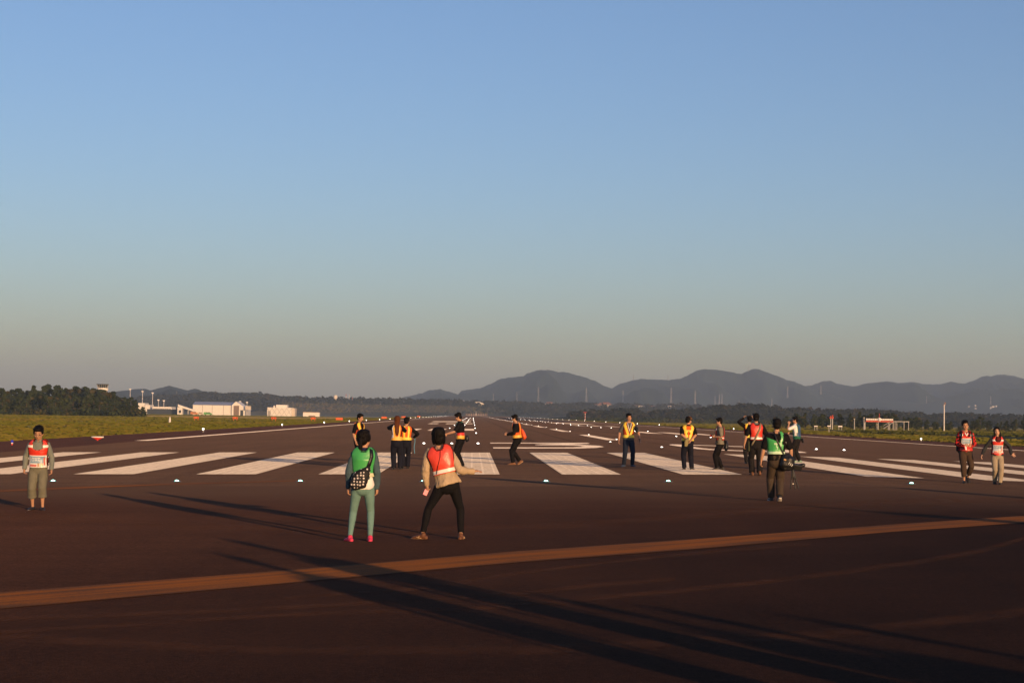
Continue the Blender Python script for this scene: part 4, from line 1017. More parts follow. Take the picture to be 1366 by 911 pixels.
# ------------------------------------------------------------------ hills and mountains
def interp(P, u):
    if u <= P[0][0]: return P[0][1]
    for i in range(len(P)-1):
        if u <= P[i+1][0]:
            w = (u-P[i][0])/(P[i+1][0]-P[i][0]); w2 = w*w*(3-2*w)*.35+w*.65; return P[i][1]*(1-w2)+P[i+1][1]*w2
    return P[-1][1]
def ridge(name, P, D, front, back, base, m, du=3, spur=.25, sp_sc=9, jag=0, ns=22):
    us = [P[0][0]+i*du for i in range(int((P[-1][0]-P[0][0])/du)+1)]
    ss = [-1+i/ns for i in range(ns)]+[i/8 for i in range(9)]
    mb = MB(); nu = len(us)
    for s in ss:
        for u in us:
            Y = D+(front if s < 0 else back)*s
            v = interp(P, u)+jag*noise.noise(Vector((u*.21, D, 1)))+jag*.6*noise.noise(Vector((u*.55, D, 7)))
            top = at(u, v, D); zt = max(top.z, base+1)
            a = abs(s); shp = (1-a)**1.25 if s < 0 else math.cos(a*math.pi/2)
            x = at(u, 500, Y).x
            w = a*(1-a)*4
            n = noise.fractal(Vector((x*sp_sc/D, s*1.2, D*.001)), 1.0, 2.0, 4)
            n += .4*noise.noise(Vector((x*sp_sc*4/D, s*6, 3)))
            z = base+(zt-base)*(shp+spur*w*n*(.9 if s < 0 else .3))
            zmax = CAM_H+(top.z-CAM_H)*Y/D - 1 if s < 0 else 1e9
            mb.v.append(Vector((x, Y, max(base-2, min(z, zmax)))))
    mb.f = [(j*nu+i, j*nu+i+1, (j+1)*nu+i+1, (j+1)*nu+i) for j in range(len(ss)-1) for i in range(nu-1)]; mb.m = [0]*len(mb.f)
    return tag(mb.build(name, m, smooth=True), kind='structure')
def wood_mat(name, c, sc_, var=.45): return mat(name, c, .95, var, sc_, spec=.05)
m_far = wood_mat('forest_slopes', (.017, .030, .024), .004, .75); m_mid = wood_mat('wooded_slope', (.030, .034, .018), .03); m_field = wood_mat('upland_fields', (.125, .095, .038), .012, .6)
main = [(490, 548), (510, 537), (524, 533.3), (546.6, 528.2), (562, 524.7), (573, 520.5), (586.5, 519), (598, 522), (611, 525.7), (617, 521), (624.6, 519.8), (640, 518), (656, 511.4), (666.6, 505.8), (677, 503.8), (698, 501.7), (704.4, 497.7), (714, 494.5), (720.5, 493.4), (735, 493.7), (744.7, 496.4), (752.7, 496), (767, 499.6), (780, 503.3), (794.6, 508.2), (807.5, 515.4), (816, 517.8), (828.4, 511.4), (841, 508.7), (855.8, 505.3), (877.6, 506.4), (891.6, 506.9), (907.5, 505.1), (918, 500.2), (930, 494), (939, 492.3), (958.4, 493.5), (972.5, 495.8), (989, 498.8), (995, 495.8), (1004, 492.3), (1012, 492.3), (1020, 495.5), (1035.7, 501), (1053, 508), (1071, 514.3), (1090, 520), (1130, 532), (1180, 545), (1210, 556)]
right = [(1040, 530), (1060, 517), (1081, 514.3), (1100, 508), (1108, 507.8), (1117.5, 512), (1139, 515.4), (1158, 511), (1184, 508.6), (1201, 510.8), (1217, 509.2), (1234, 512.5), (1252, 512.7), (1269, 509.2), (1286, 511.7), (1295, 508.8), (1312, 503), (1330, 501.4), (1349, 502.4), (1366, 505.3), (1400, 511), (1450, 516), (1520, 521), (1600, 517), (1700, 524), (1800, 530), (1950, 541), (2150, 560)]
left = [(-420, 545), (-200, 536), (-60, 530), (40, 533), (100, 530), (140, 524), (170, 520.7), (182, 518.8), (193.7, 518.2), (201.6, 520.7), (213.5, 517.4), (226.3, 514.4), (241, 518.2), (251, 520.7), (261, 518.2), (274.7, 522.7), (288.6, 523), (298.5, 525.3), (308, 523.3), (328, 523.3), (344, 526), (352, 527.3), (357.7, 524.7), (365.7, 527.3), (379.5, 529), (397, 530.6), (423, 531.2), (440, 533.6), (500, 536), (560, 538)]
H_main = ridge('mountain', main, 6200, 1900, 1500, -6, m_far, 1.6, .65, 24, .8, 30)
H_right = ridge('mountain', right, 6700, 2000, 1200, -6, m_far, 2, .75, 30, .6, 30)
H_r2 = ridge('mountain', [(1080, 560), (1130, 541), (1180, 533), (1230, 537), (1270, 528), (1310, 520), (1366, 522), (1420, 527), (1480, 545)], 5600, 1200, 600, -6, m_far, 3, .35, 20, .5)
H_left = ridge('mountain', left, 4300, 1300, 900, -6, m_far, 2.5, .55, 20, .5)
P_D = [(140, 545), (180, 536), (215, 532), (250, 532), (272, 528.5), (300, 530.5), (340, 530), (380, 533.5), (440, 535.2), (520, 536.5), (580, 537), (640, 540), (700, 546), (740, 553)]
P_E = [(540, 549), (580, 545), (610, 540.5), (640, 538.5), (700, 539.5), (740, 541.5), (800, 541), (860, 543.5), (900, 543), (960, 545), (1000, 547), (1050, 550), (1100, 553), (1160, 558), (1220, 562)]
P_F = [(722, 558), (750, 556), (800, 552), (840, 550.5), (870, 553), (900, 552), (940, 549), (980, 545), (1000, 544.5), (1040, 547), (1080, 550.5), (1120, 551.5), (1160, 551), (1200, 554), (1240, 557), (1280, 555.5), (1300, 557), (1366, 559), (1450, 560)]
H_D = ridge('upland', P_D, 3000, 420, 500, -6, m_field, 4, .25, 12, .6)
H_E = ridge('wooded_hill', P_E, 3100, 500, 400, -6, m_mid, 4, .3, 12, .6)
H_F = ridge('wooded_hill', P_F, 1750, 330, 250, -6, m_mid, 4, .25, 10, .5)
H_G = ridge('upland', [(300, 551.5), (360, 550.0), (420, 549.8), (480, 549), (540, 550), (600, 551), (660, 552), (720, 553.5), (790, 556.5)], 2760, 180, 150, -6, wood_mat('far_meadow', (.075, .062, .022), .02, .5), 6, .2, 10, .3)
DG = bpy.context.evaluated_depsgraph_get(); DG.update()
def hit(u, v, obs):
    d = ray(u, v).normalized(); best = None
    for o in obs:
        ok, p, n, i = o.ray_cast(CAM, d)
        if ok and (best is None or (p-CAM).length < (best-CAM).length): best = p.copy()
    return best

# ------------------------------------------------------------------ trees
def clump(mb, c, r, n, mi=0, s=(.35, .7), flat=.75, rr=random):
    for _ in range(n):
        a = rr.uniform(0, 2*math.pi); z = rr.uniform(-1, 1); q = math.sqrt(1-z*z); k = rr.uniform(.55, 1.05)
        p = Vector(c)+Vector((q*math.cos(a)*r[0], q*math.sin(a)*r[1], z*r[2]))*k
        n1 = (Vector((q*math.cos(a), q*math.sin(a), z*.8+.35))+Vector((rr.uniform(-.7, .7), rr.uniform(-.7, .7), rr.uniform(-.7, .7)))).normalized()
        t = n1.orthogonal().normalized(); t = Matrix.Rotation(rr.uniform(0, 6.28), 3, n1) @ t; w = n1.cross(t); e = rr.uniform(*s)
        mb.add([p-t*e-w*e*.5, p+t*e*.4-w*e*.7, p+t*e+w*e*.4, p-t*e*.3+w*e*.7], [(0, 1, 2, 3)], mi)
leafA = [mat('leaf_dark', (.018, .028, .008), .7, .4, .5, spec=.15), mat('leaf_mid', (.033, .043, .011), .7, .4, .5, spec=.15), mat('leaf_warm', (.052, .044, .014), .7, .4, .5, spec=.15)]
bark = mat('bark', (.09, .065, .045), .9, .3, 4)
def tree_proto(seed, h, wide, kind):
    rr = random.Random(seed); root = empty('broadleaf_tree' if kind else 'pine_tree', (0, 0, 0))
    tb = MB(); lean = Vector((rr.uniform(-.04, .04), rr.uniform(-.04, .04), 1))
    tb.tube([lean*0, lean*h*.35, lean*h*.8], [h*.022, h*.016, h*.006], seg=7)
    cb = MB(); n = 9 if kind else 11
    for i in range(n):
        f = i/(n-1); zc = h*(.30+.62*f) if kind else h*(.22+.72*f)
        a = rr.uniform(0, 6.28); ro = wide*(.55*(1-abs(f-.4))) if kind else wide*(.5*(1-f)+.05)
        c = lean*zc+Vector((math.cos(a)*ro, math.sin(a)*ro, 0)); tb.tube([lean*zc*.85, c], [h*.008, h*.003], seg=5)
        r = wide*rr.uniform(.38, .58)*(1.05-.45*f if kind else 1.0-.55*f)
        clump(cb, c, (r, r, r*rr.uniform(.6, .85)), 60, 0 if rr.random() < .5 else (1 if rr.random() < .8 else 2), (h*.03, h*.06), rr=rr)
    tb.build('trunk', bark, root, smooth=True); cb.build('crown', leafA, root)
    return root
protos = [tree_proto(11, 10, 3.2, 1), tree_proto(12, 10, 2.7, 1), tree_proto(13, 10, 2.3, 0), tree_proto(14, 10, 3.6, 1), tree_proto(15, 10, 2.0, 0)]
used = set()
def plant(i, p, h, label, group, wide=1):
    o = protos[i]
    if i in used: o = copy_tree(o)
    used.add(i); o.location = p; s = h/10; o.scale = (s*wide, s*wide, s); o.rotation_euler = (0, 0, random.uniform(0, 6.28)); tag(o, label, 'tree', group); return o
WT = [(-80, 514), (0, 516.5), (14, 515.5), (30, 517), (43, 513.5), (50, 515), (60, 511.5), (70, 512.5), (84, 510.5), (90, 515), (103, 514), (114, 517), (124, 517.5), (140, 522.5), (150, 527), (160, 525), (175, 527.5), (185, 536), (190, 541)]
LB = {0: 'round-crowned dark tree among the wood left of the control tower', 1: 'slim rounded tree in the dark wood left of the control tower', 2: 'pointed conifer in the dark wood left of the control tower', 3: 'broad spreading tree in the dark wood left of the control tower', 4: 'narrow conifer in the dark wood left of the control tower'}
LBR = {0: 'round-crowned dark tree in the tree line behind the right field', 1: 'slim rounded tree in the tree line behind the right field', 2: 'pointed conifer in the tree line behind the right field', 3: 'broad spreading tree in the tree line behind the right field', 4: 'narrow conifer in the tree line behind the right field'}
for row, (Y, n, k) in enumerate(((690, 34, .70), (730, 30, .86), (770, 34, 1.0))):
    for j in range(n):
        u = -70+262*(j+random.uniform(.1, .9))/n
        p = at(u, 550, Y+random.uniform(-15, 15)); p.z = gz(p.x, p.y)-.2
        top = at(u, interp(WT, u), p.y).z; h = (top-p.z)*k*random.uniform(.86, 1.02)
        if h > 2: i = random.choice((0, 1, 3, 0, 3, 2)); plant(i, p, h, LB[i], 'trees of the dark wood on the left', random.uniform(1.0, 1.35))
for u, v, Y in ((119, 516.5, 745), (126, 517.5, 752), (131, 518.8, 748), (136, 519.4, 740), (141, 519.8, 752), (147, 521.5, 745), (110, 515.5, 750)):
    p = at(u, 550, Y); p.z = gz(p.x, p.y)-.2; plant(3, p, at(u, v, Y).z-p.z, LB[3], 'trees of the dark wood on the left', 1.1)
RT = [(1030, 556), (1050, 553), (1075, 549.5), (1100, 550), (1120, 549), (1140, 548), (1155, 551), (1165, 547), (1190, 549.5), (1210, 552), (1230, 556), (1245, 560), (1262, 563), (1285, 561), (1308, 556), (1320, 560), (1340, 561), (1355, 557), (1366, 549.5), (1380, 548), (1450, 550)]
for row, (Y, n, k) in enumerate(((560, 34, .62), (610, 34, .9), (640, 34, 1.0))):
    for j in range(n):
        u = 1030+420*(j+random.uniform(.1, .9))/n
        p = at(u, 560, Y+random.uniform(-12, 12)); p.z = gz(p.x, p.y)-.2
        top = at(u, interp(RT, u), p.y).z; h = max(1.6, (top-p.z)*k*random.uniform(.8, 1.04))
        i = random.choice((0, 1, 3, 2, 4, 0)); plant(i, p, h, LBR[i], 'trees behind the right field', random.uniform(1.1, 1.6))
# far-off woods that read as one mass
def woods(name, n, P, obs, u0, u1, depth_v, size, mats, q=26):
    mb = MB(); rr = random.Random(len(name)+n)
    for _ in range(n):
        u = rr.uniform(u0, u1); v = interp(P, u)+rr.random()**1.6*depth_v
        p = hit(u, v+.6, obs)
        if p is None: continue
        r = size*rr.uniform(.6, 1.25); clump(mb, p+Vector((0, 0, r*.35)), (r, r, r*.75), q, rr.choice((0, 0, 0, 1, 1, 2)) % len(mats), (r*.25, r*.5), rr=rr)
    o = mb.build(name, mats); tag(o, kind='stuff'); return o
fw = [mat('far_leaf_dark', (.010, .013, .007), .9, .3, .05, spec=.05), mat('far_leaf_mid', (.022, .024, .011), .9, .3, .05, spec=.05), mat('far_leaf_warm', (.036, .030, .014), .9, .3, .05, spec=.05)]
woods('far_woodland', 1700, P_E, [H_E], 560, 1200, 14, 6.5, fw, 20)
woods('hill_woodland', 1900, P_F, [H_F], 760, 1440, 15, 4.6, fw, 26)
woods('upland_woodland', 800, P_D, [H_D], 150, 640, 3.5, 7, fw, 22)
woods('slope_woodland', 700, P_D, [H_D], 150, 372, 18, 7.5, fw, 22)
woods('heath', 1500, P_D, [H_D], 372, 660, 15, 1.9, [mat('heath_olive', (.125, .105, .034), .9, .3, .05, spec=.05), mat('heath_brown', (.16, .105, .042), .9, .3, .05, spec=.05), mat('heath_green', (.05, .052, .02), .9, .3, .05, spec=.05)], 14)
mb = MB(); rr = random.Random(5)
for _ in range(520):
    u = rr.uniform(770, 1060); Y = rr.uniform(1180, 1290); p = at(u, 560, Y); p.z = gz(p.x, Y)
    r = rr.uniform(1.1, 2.4); clump(mb, p+Vector((0, 0, r*.5)), (r*1.5, r, r), 24, rr.choice((0, 1, 1, 2)), (r*.2, r*.45), rr=rr)
for _ in range(420):
    u = rr.uniform(-80, 192); Y = rr.uniform(655, 676); p = at(u, 560, Y); p.z = gz(p.x, Y)
    r = rr.uniform(.8, 1.9); clump(mb, p+Vector((0, 0, r*.6)), (r*1.3, r, r), 22, rr.choice((0, 0, 1, 2)), (r*.2, r*.45), rr=rr)
tag(mb.build('scrub', leafA), kind='stuff')
# ------------------------------------------------------------------ airfield lights
lampw = mat('lamp_white', (1, 1, 1), .3, 0, emit=(1, .93, .82), es=9); lampe = mat('lamp_warm', (1, 1, 1), .3, 0, emit=(1, .92, .80), es=5)
lampg = mat('lamp_green', (.6, 1, .9), .3, 0, emit=(.35, 1, .78), es=4.5)
casting = mat('light_casting', (.16, .15, .14), .5, .2, 20, metal=.5); casing_w = mat('light_casing_white', (.65, .62, .58), .5)
def inset(name, r, lm, label, group):
    mb = MB(); n = 14
    prof = [(r*2.0, .002), (r*1.75, .014), (r*1.1, .020), (r*1.0, .022)]
    vs = []; 
    for q, z in prof: vs += [(q*math.cos(2*math.pi*j/n), q*math.sin(2*math.pi*j/n), z) for j in range(n)]
    mb.add(vs, [(i*n+j, i*n+(j+1) % n, (i+1)*n+(j+1) % n, (i+1)*n+j) for i in range(3) for j in range(n)], 0)
    prof = [(r*1.0, .022), (r*.9, r*.45), (r*.6, r*.72), (r*.2, r*.85)]; vs = []
    for q, z in prof: vs += [(q*math.cos(2*math.pi*j/n), q*math.sin(2*math.pi*j/n), z) for j in range(n)]
    mb.add(vs, [(i*n+j, i*n+(j+1) % n, (i+1)*n+(j+1) % n, (i+1)*n+j) for i in range(3) for j in range(n)]+[tuple(3*n+j for j in range(n))], 1)
    o = mb.build(name, [casting, lm], smooth=True); return tag(o, label, 'light', group)
def spread(proto, pts, dz=.02):
    for i, (x, y) in enumerate(pts):
        o = proto if i == 0 else proto.copy()
        if i: COL.objects.link(o)
        o.location = (x, y, gz(x, y)+dz)
spread(inset('threshold_light', .058, lampg, 'bright green threshold light set in the asphalt before the white stripes', 'green threshold lights'), [(-10.7+3.155*i, 44.1) for i in range(-2, 14) if i != 6][:14])
tz = []
for r_ in range(16):
    y = 101.4+57*r_
    for x in (-2.85, -1.2, .35): tz += [(x, y), (2*XC-x, y)]
spread(inset('touchdown_light', .072, lampw, 'white touchdown zone light glowing in the runway surface', 'white touchdown zone lights'), tz)
spread(inset('centreline_light', .06, lampe, 'small white centre line light glowing beside the painted dashes', 'white centre line lights'), [(10.1, 91+28.6*i) for i in range(34)]+[(8.7, 107.6)])
def edge_light():
    mb = MB(); mb.tube([(0, 0, 0), (0, 0, .03)], [.13, .12], seg=12, round_=False, mi=0); mb.tube([(0, 0, .03), (0, 0, .20)], [.03, .03], seg=8, round_=False, mi=1); mb.tube([(0, 0, .20), (0, 0, .25)], [.075, .085], seg=12, round_=False, mi=1)
    mb.ball((0, 0, .33), (.085, .085, .10), None, 12, 8, 2)
    return tag(mb.build('edge_light', [casting, casing_w, lampe], smooth=True), 'white elevated runway edge light on a short stem', 'light', 'white runway edge lights')
spread(edge_light(), [(-25.6, 163.5), (-26.0, 234.5), (-26.0, 300.8), (-26, 362)]+[(-26, 420+60*i) for i in range(24)]+[(49.3, 127), (49.3, 187), (49.3, 257), (49.3, 322)]+[(49, 388+60*i) for i in range(24)])
# extra light just inside the right hand edge of the threshold group
# blue edge light and the tray-shaped marker at the left
t = empty('taxiway_light', G(16, 594), 0, 'blue taxiway edge light on a red and white stem at the left grass edge', 'light')
mb = MB(); mb.tube([(0, 0, 0), (0, 0, .10)], [.045, .04], seg=10, round_=False); mb.build('stem', v_red, t); mb = MB(); mb.tube([(0, 0, .10), (0, 0, .16)], [.06, .06], seg=10, round_=False); mb.build('collar', casing_w, t); mb = MB(); mb.ball((0, 0, .22), (.075, .075, .085)); mb.build('lens', mat('lens_blue', (.01, .015, .25), .15, .1, emit=(.02, .03, .6), es=.25), t, smooth=True)
t = empty('marker_light', G(130, 588), 0, 'wide red and white tray-shaped marker at the left edge of the runway shoulder', 'marker')
mb = MB(); mb.tube([(0, 0, 0), (0, 0, .08)], [.06, .05], seg=10, round_=False); mb.tube([(0, 0, .08), (0, 0, .12), (0, 0, .22)], [(.12, .08), (.2, .1), (.38, .14)], side=(1, 0, 0), seg=16, round_=False); mb.build('base', v_red, t, smooth=False)
mb = MB(); mb.tube([(0, 0, .22), (0, 0, .29)], [(.40, .15), (.40, .15)], side=(1, 0, 0), seg=16, round_=False); mb.build('tray', casing_w, t)
# PAPI units
papi_o = mat('airfield_orange', (.62, .11, .025), .55, .15, 3)
def papi():
    t = empty('papi_unit', (0, 0, 0), 0, 'orange approach angle light box on legs in the left field', 'light box', 'orange light boxes in the left field')
    mb = MB(); mb.box((0, 0, .78), (1.15, .9, .42)); mb.box((0, 0, 1.005), (1.22, .96, .03)); mb.build('housing', papi_o, t)
    for x in (-.42, .42):
        mb = MB(); mb.tube([(x, 0, 0), (x, 0, .57)], [.05, .05], seg=8, round_=False); mb.build('leg', papi_o, t)
    for x in (-.3, .3):
        mb = MB(); mb.tube([(x, -.45, .78), (x, -.47, .78)], [.10, .10], seg=12, round_=False); mb.build('lens', glass, t)
    return t
pp_ = papi()
for i, x in enumerate((-67.5, -58, -48.6, -39)):
    o = pp_ if i == 0 else copy_tree(pp_); o.location = (x, 420, gz(x, 420))
def board(x, y, w, h, label, m, group=None, z0=.25):
    t = empty('distance_sign', (x, y, gz(x, y)), 0, label, 'sign', group)
    mb = MB(); mb.box((0, 0, z0+h/2), (w, .12, h)); mb.build('panel', m, t)
    for sx in (-.38, .38):
        mb = MB(); mb.box((sx*w, 0, z0/2), (.06, .06, z0)); mb.build('leg', casing_w, t)
    return t
board(-36.5, 470, 1.9, .62, 'orange board sign in the grass left of the long edge line', papi_o)
bb = [board(-33, y, 2.0, .7, 'orange board sign far down the left edge of the runway', papi_o, 'orange boards along the left runway edge') for y in (640, 820, 1050)]
q = G(226.5, 564); t = empty('field_post', q, 0, 'short white tapered post standing in the left field', 'post')
mb = MB(); mb.tube([(0, 0, 0), (0, 0, .9)], [.22, .16], seg=10, round_=False); mb.build('shaft', casing_w, t); mb = MB(); mb.ball((0, 0, .98), (.14, .14, .12)); mb.build('top', casing_w, t, smooth=True)

# ------------------------------------------------------------------ buildings at the left
b_white = mat('cladding_white', (.74, .70, .62), .6, .08, .3); b_roof = mat('roof_blue_grey', (.36, .37, .41), .55, .1, .3, metal=0); b_brown = mat('door_brown', (.20, .14, .10), .6, .1, .5)
b_dark = mat('wall_dark', (.03, .04, .05), .6, .2, .5); w_glass = mat('window_dark', (.02, .03, .035), .1, .2, 1, spec=.7); b_grey = mat('concrete_grey', (.34, .32, .29), .8, .12, .5); b_cream = mat('wall_cream', (.58, .50, .40), .7, .12, .5)
def facade(u0, u1, vt, vb, Y, dpt=12):
    """x0, x1, z0, z1 of a block whose front stands at distance Y"""
    a, c = at(u0, vb, Y), at(u1, vt, Y); zb = gz((a.x+c.x)/2, Y); return a.x, c.x, min(zb, a.z), at((u0+u1)/2, vt, Y).z
def block(mb, u0, u1, vt, vb, Y, dpt, mi=0, y0=0):
    x0, x1, z0, z1 = facade(u0, u1, vt, vb, Y); mb.box(((x0+x1)/2, Y+y0+dpt/2, (z0+z1)/2), (x1-x0, dpt, z1-z0), mi); return x0, x1, z0, z1
def cx(u, Y): p = at(u, 550, Y); return Vector((p.x, Y, gz(p.x, Y)))
YH = 1400
t = empty('hangar', cx(292, YH)); tag(t, 'big white hangar with blue-grey roof and tall brown door', 'hangar'); O = -t.location
def sub(mb): 
    for i in range(len(mb.v)): mb.v[i] = mb.v[i]+O
    return mb
x0, x1, z0, z1 = facade(257, 309, 540.3, 553.4, YH)
mb = MB(); mb.box(((x0+x1)/2, YH+14, (z0+z1)/2), (x1-x0, 28, z1-z0)); sub(mb).build('wall', b_white, t)
ze = z1; zr = at(285, 536, YH+14).z
mb = MB(); mb.add([(x0-.5, YH-.6, ze), (x1+.2, YH-.6, ze), (x1+.2, YH+14, zr), (x0-.5, YH+14, zr), (x0-.5, YH+28.6, ze), (x1+.2, YH+28.6, ze)], [(0, 1, 2, 3), (3, 2, 5, 4), (0, 3, 4), (1, 5, 2), (0, 4, 5, 1)]); sub(mb).build('roof', b_roof, t)
a0, a1, c0, c1 = facade(309.3, 329, 539, 553.4, YH)
mb = MB(); ap = at(314, 535.5, YH).z
mb.add([(a0, YH-2, c0), (a1, YH-2, c0), (a1, YH-2, c1-3.4), (a0+(a1-a0)*.28, YH-2, ap), (a0, YH-2, c1-1), (a0, YH+26, c0), (a1, YH+26, c0), (a1, YH+26, c1-3.4), (a0+(a1-a0)*.28, YH+26, ap), (a0, YH+26, c1-1)],
       [(0, 1, 2, 3, 4), (9, 8, 7, 6, 5), (1, 6, 7, 2), (2, 7, 8, 3), (3, 8, 9, 4), (0, 4, 9, 5)]); sub(mb).build('gable_end', b_white, t)
g0, g1, _, _ = facade(312, 319.5, 541, 553.4, YH); mb = MB(); mb.box(((g0+g1)/2, YH-2.1, (c0+at(315, 541, YH).z)/2), (g1-g0, .3, at(315, 541, YH).z-c0))
sub(mb).build('door', b_brown, t)
mb = MB(); g0, g1, _, gt = facade(321, 325, 547, 553.4, YH); mb.box(((g0+g1)/2, YH-2.1, (c0+gt)/2), (g1-g0, .3, gt-c0)); sub(mb).build('door', b_dark, t)
for u in (270, 283, 298):
    p = at(u, 548, YH); mb = MB(); mb.box((p.x, YH-.06, (z0+z1)/2), (.35, .1, z1-z0-.3)); sub(mb).build('downpipe', b_grey, t)
t = empty('signboard_tower', cx(330, YH-6)); tag(t, 'cream box on a post at the right end of the hangar', 'sign box'); O = -t.location
mb = MB(); block(mb, 327, 334.5, 541.5, 546.7, YH-6, 3); x0, x1, z0, z1 = facade(327, 334.5, 541.5, 546.7, YH-6)
mb = MB(); mb.box(((x0+x1)/2, YH-4.5, (at(330, 541.5, YH-6).z+at(330, 546.7, YH-6).z)/2), (x1-x0, 3, at(330, 541.5, YH-6).z-at(330, 546.7, YH-6).z)); sub(mb).build('box', b_cream, t)
mb = MB(); mb.box(((x0+x1)/2-1.4, YH-4.5, (z0+at(330, 546.7, YH-6).z)/2), (.5, .5, at(330, 546.7, YH-6).z-z0)); sub(mb).build('post', b_grey, t)
# boarding bridge and stairs left of the hangar
t = empty('boarding_bridge', cx(246, YH-25)); tag(t, 'white boarding bridge with sloping roof left of the hangar', 'boarding bridge'); O = -t.location; Yb = YH-25
mb = MB(); x0, x1, z0, z1 = block(mb, 236.5, 243, 543, 553.5, Yb, 6); sub(mb).build('tower', b_white, t)
mb = MB(); A_, B2 = at(237, 542, Yb), at(258, 549, Yb); 
for s_ in (0,): mb.add([(A_.x, Yb+1, A_.z), (B2.x, Yb+1, B2.z), (B2.x, Yb+1, B2.z+1.6), (A_.x, Yb+1, A_.z+1.6), (A_.x, Yb+4, A_.z), (B2.x, Yb+4, B2.z), (B2.x, Yb+4, B2.z+1.6), (A_.x, Yb+4, A_.z+1.6)], [(0, 1, 2, 3), (7, 6, 5, 4), (0, 4, 5, 1), (3, 2, 6, 7), (1, 5, 6, 2), (0, 3, 7, 4)])
sub(mb).build('tunnel', b_white, t)
mb = MB(); block(mb, 250, 252, 547.5, 553.5, Yb+2, 1); sub(mb).build('support', b_grey, t)
mb = MB(); x0, x1, z0, z1 = facade(238.5, 241.5, 547, 551, Yb); mb.box(((x0+x1)/2, Yb-.05, (at(240, 547, Yb).z+at(240, 551, Yb).z)/2), (x1-x0, .1, at(240, 547, Yb).z-at(240, 551, Yb).z)); sub(mb).build('window', w_glass, t)
# terminal
t = empty('terminal_building', cx(207, YH+40)); tag(t, 'low white terminal roofs between the wood and the hangar', 'terminal'); O = -t.location; Yt = YH+40
mb = MB(); block(mb, 203, 229, 542.5, 554, Yt, 20); sub(mb).build('wall', b_white, t)
mb = MB(); block(mb, 184, 193, 537.5, 554, Yt+4, 18); block(mb, 193, 200, 540, 554, Yt+3, 18); sub(mb).build('stair_tower', b_white, t)
x0, x1, z0, z1 = facade(204, 228, 542.5, 554, Yt)
for i in range(9): mb = MB(); mb.box((x0+(x1-x0)*(i+.5)/9, Yt-.05, z1-2.2), ((x1-x0)/9*.7, .1, 1.2)); sub(mb).build('window', w_glass, t)
t = empty('service_block', cx(219, YH-10)); tag(t, 'dark low service block in front of the terminal', 'building'); O = -t.location
mb = MB(); block(mb, 196, 236, 546.3, 554, YH-10, 12); sub(mb).build('wall', b_dark, t); mb = MB(); x0, x1, z0, z1 = facade(196, 236, 546.3, 554, YH-10); mb.box(((x0+x1)/2, YH-4, z1+.15), (x1-x0+.6, 12.6, .3)); sub(mb).build('roof', mat('roof_dark', (.05, .05, .05), .7), t)
# building with crossed bracing and the low shed
t = empty('warehouse', cx(375, YH)); tag(t, 'white flat-roofed warehouse with crossed bracing lines on its wall', 'warehouse'); O = -t.location
mb = MB(); x0, x1, z0, z1 = block(mb, 356.3, 389, 543.6, 553.6, YH, 18); sub(mb).build('wall', b_white, t)
mb = MB(); block(mb, 368, 383, 540, 553.6, YH+5, 10); block(mb, 364.5, 366.5, 541, 553.6, YH+4, 4); sub(mb).build('roof_house', b_white, t)
mb = MB(); block(mb, 389.2, 393.5, 544.5, 553.6, YH+2, 14); sub(mb).build('annex', b_cream, t)
mb = MB()
for i in range(5):
    xa, xb = x0+(x1-x0)*i/5, x0+(x1-x0)*(i+1)/5
    mb.tube([(xa, YH-.1, z0+.4), (xb, YH-.1, z1-.4)], [.10, .10], seg=5); mb.tube([(xa, YH-.26, z1-.4), (xb, YH-.26, z0+.4)], [.10, .10], seg=5)
sub(mb).build('bracing', b_grey, t)
mb = MB(); g0, g1, _, gt = facade(357.5, 361, 548, 553.6, YH); mb.box(((g0+g1)/2, YH-.1, (z0+gt)/2), (g1-g0, .15, gt-z0)); sub(mb).build('door', b_grey, t)
t = empty('shed', cx(415, YH)); tag(t, 'long low white shed right of the braced warehouse', 'shed'); O = -t.location
mb = MB(); x0, x1, z0, z1 = block(mb, 404.2, 426, 550, 554, YH, 7); sub(mb).build('wall', b_white, t); mb = MB(); mb.box(((x0+x1)/2, YH+3.5, z1+.12), (x1-x0+.5, 7.6, .24)); sub(mb).build('roof', mat('roof_rust', (.28, .15, .10), .6), t)
mb = MB(); mb.box((x0+(x1-x0)*.55, YH-.06, z0+.5), ((x1-x0)*.42, .1, .9)); sub(mb).build('door', b_brown, t)
# control tower
t = empty('control_tower', cx(136, 1000)); tag(t, 'airport control tower whose glazed cab rises above the dark wood', 'control tower'); b0 = t.location; zc = lambda v: at(136, v, 1000).z-b0.z
def oct_(z0_, z1_, r0, r1): 
    m_ = MB(); m_.tube([(0, 0, z0_), (0, 0, z1_)], [r0, r1], seg=16, round_=False); return m_
oct_(0, zc(523), 2.1, 2.1).build('shaft', b_white, t); oct_(zc(523), zc(520.8), 2.1, 3.3).build('flare', b_white, t); oct_(zc(520.8), zc(517.5), 3.3, 3.3).build('gallery', b_white, t)
oct_(zc(517.5), zc(513.3), 2.7, 3.25).build('window_band', w_glass, t); oct_(zc(513.3), zc(512.2), 3.55, 3.55).build('roof', mat('roof_dark', (.05, .05, .05), .7), t)
mb = MB()
for j in range(16): a = 2*math.pi*j/16; mb.tube([(2.75*math.cos(a), 2.75*math.sin(a), zc(517.5)), (3.3*math.cos(a), 3.3*math.sin(a), zc(513.3))], [.05, .05], seg=5)
mb.build('mullions', b_white, t)
mb = MB(); mb.tube([(0, 0, zc(512.2)), (0, 0, zc(509.8))], [.08, .05], seg=6); mb.build('aerial', b_grey, t)
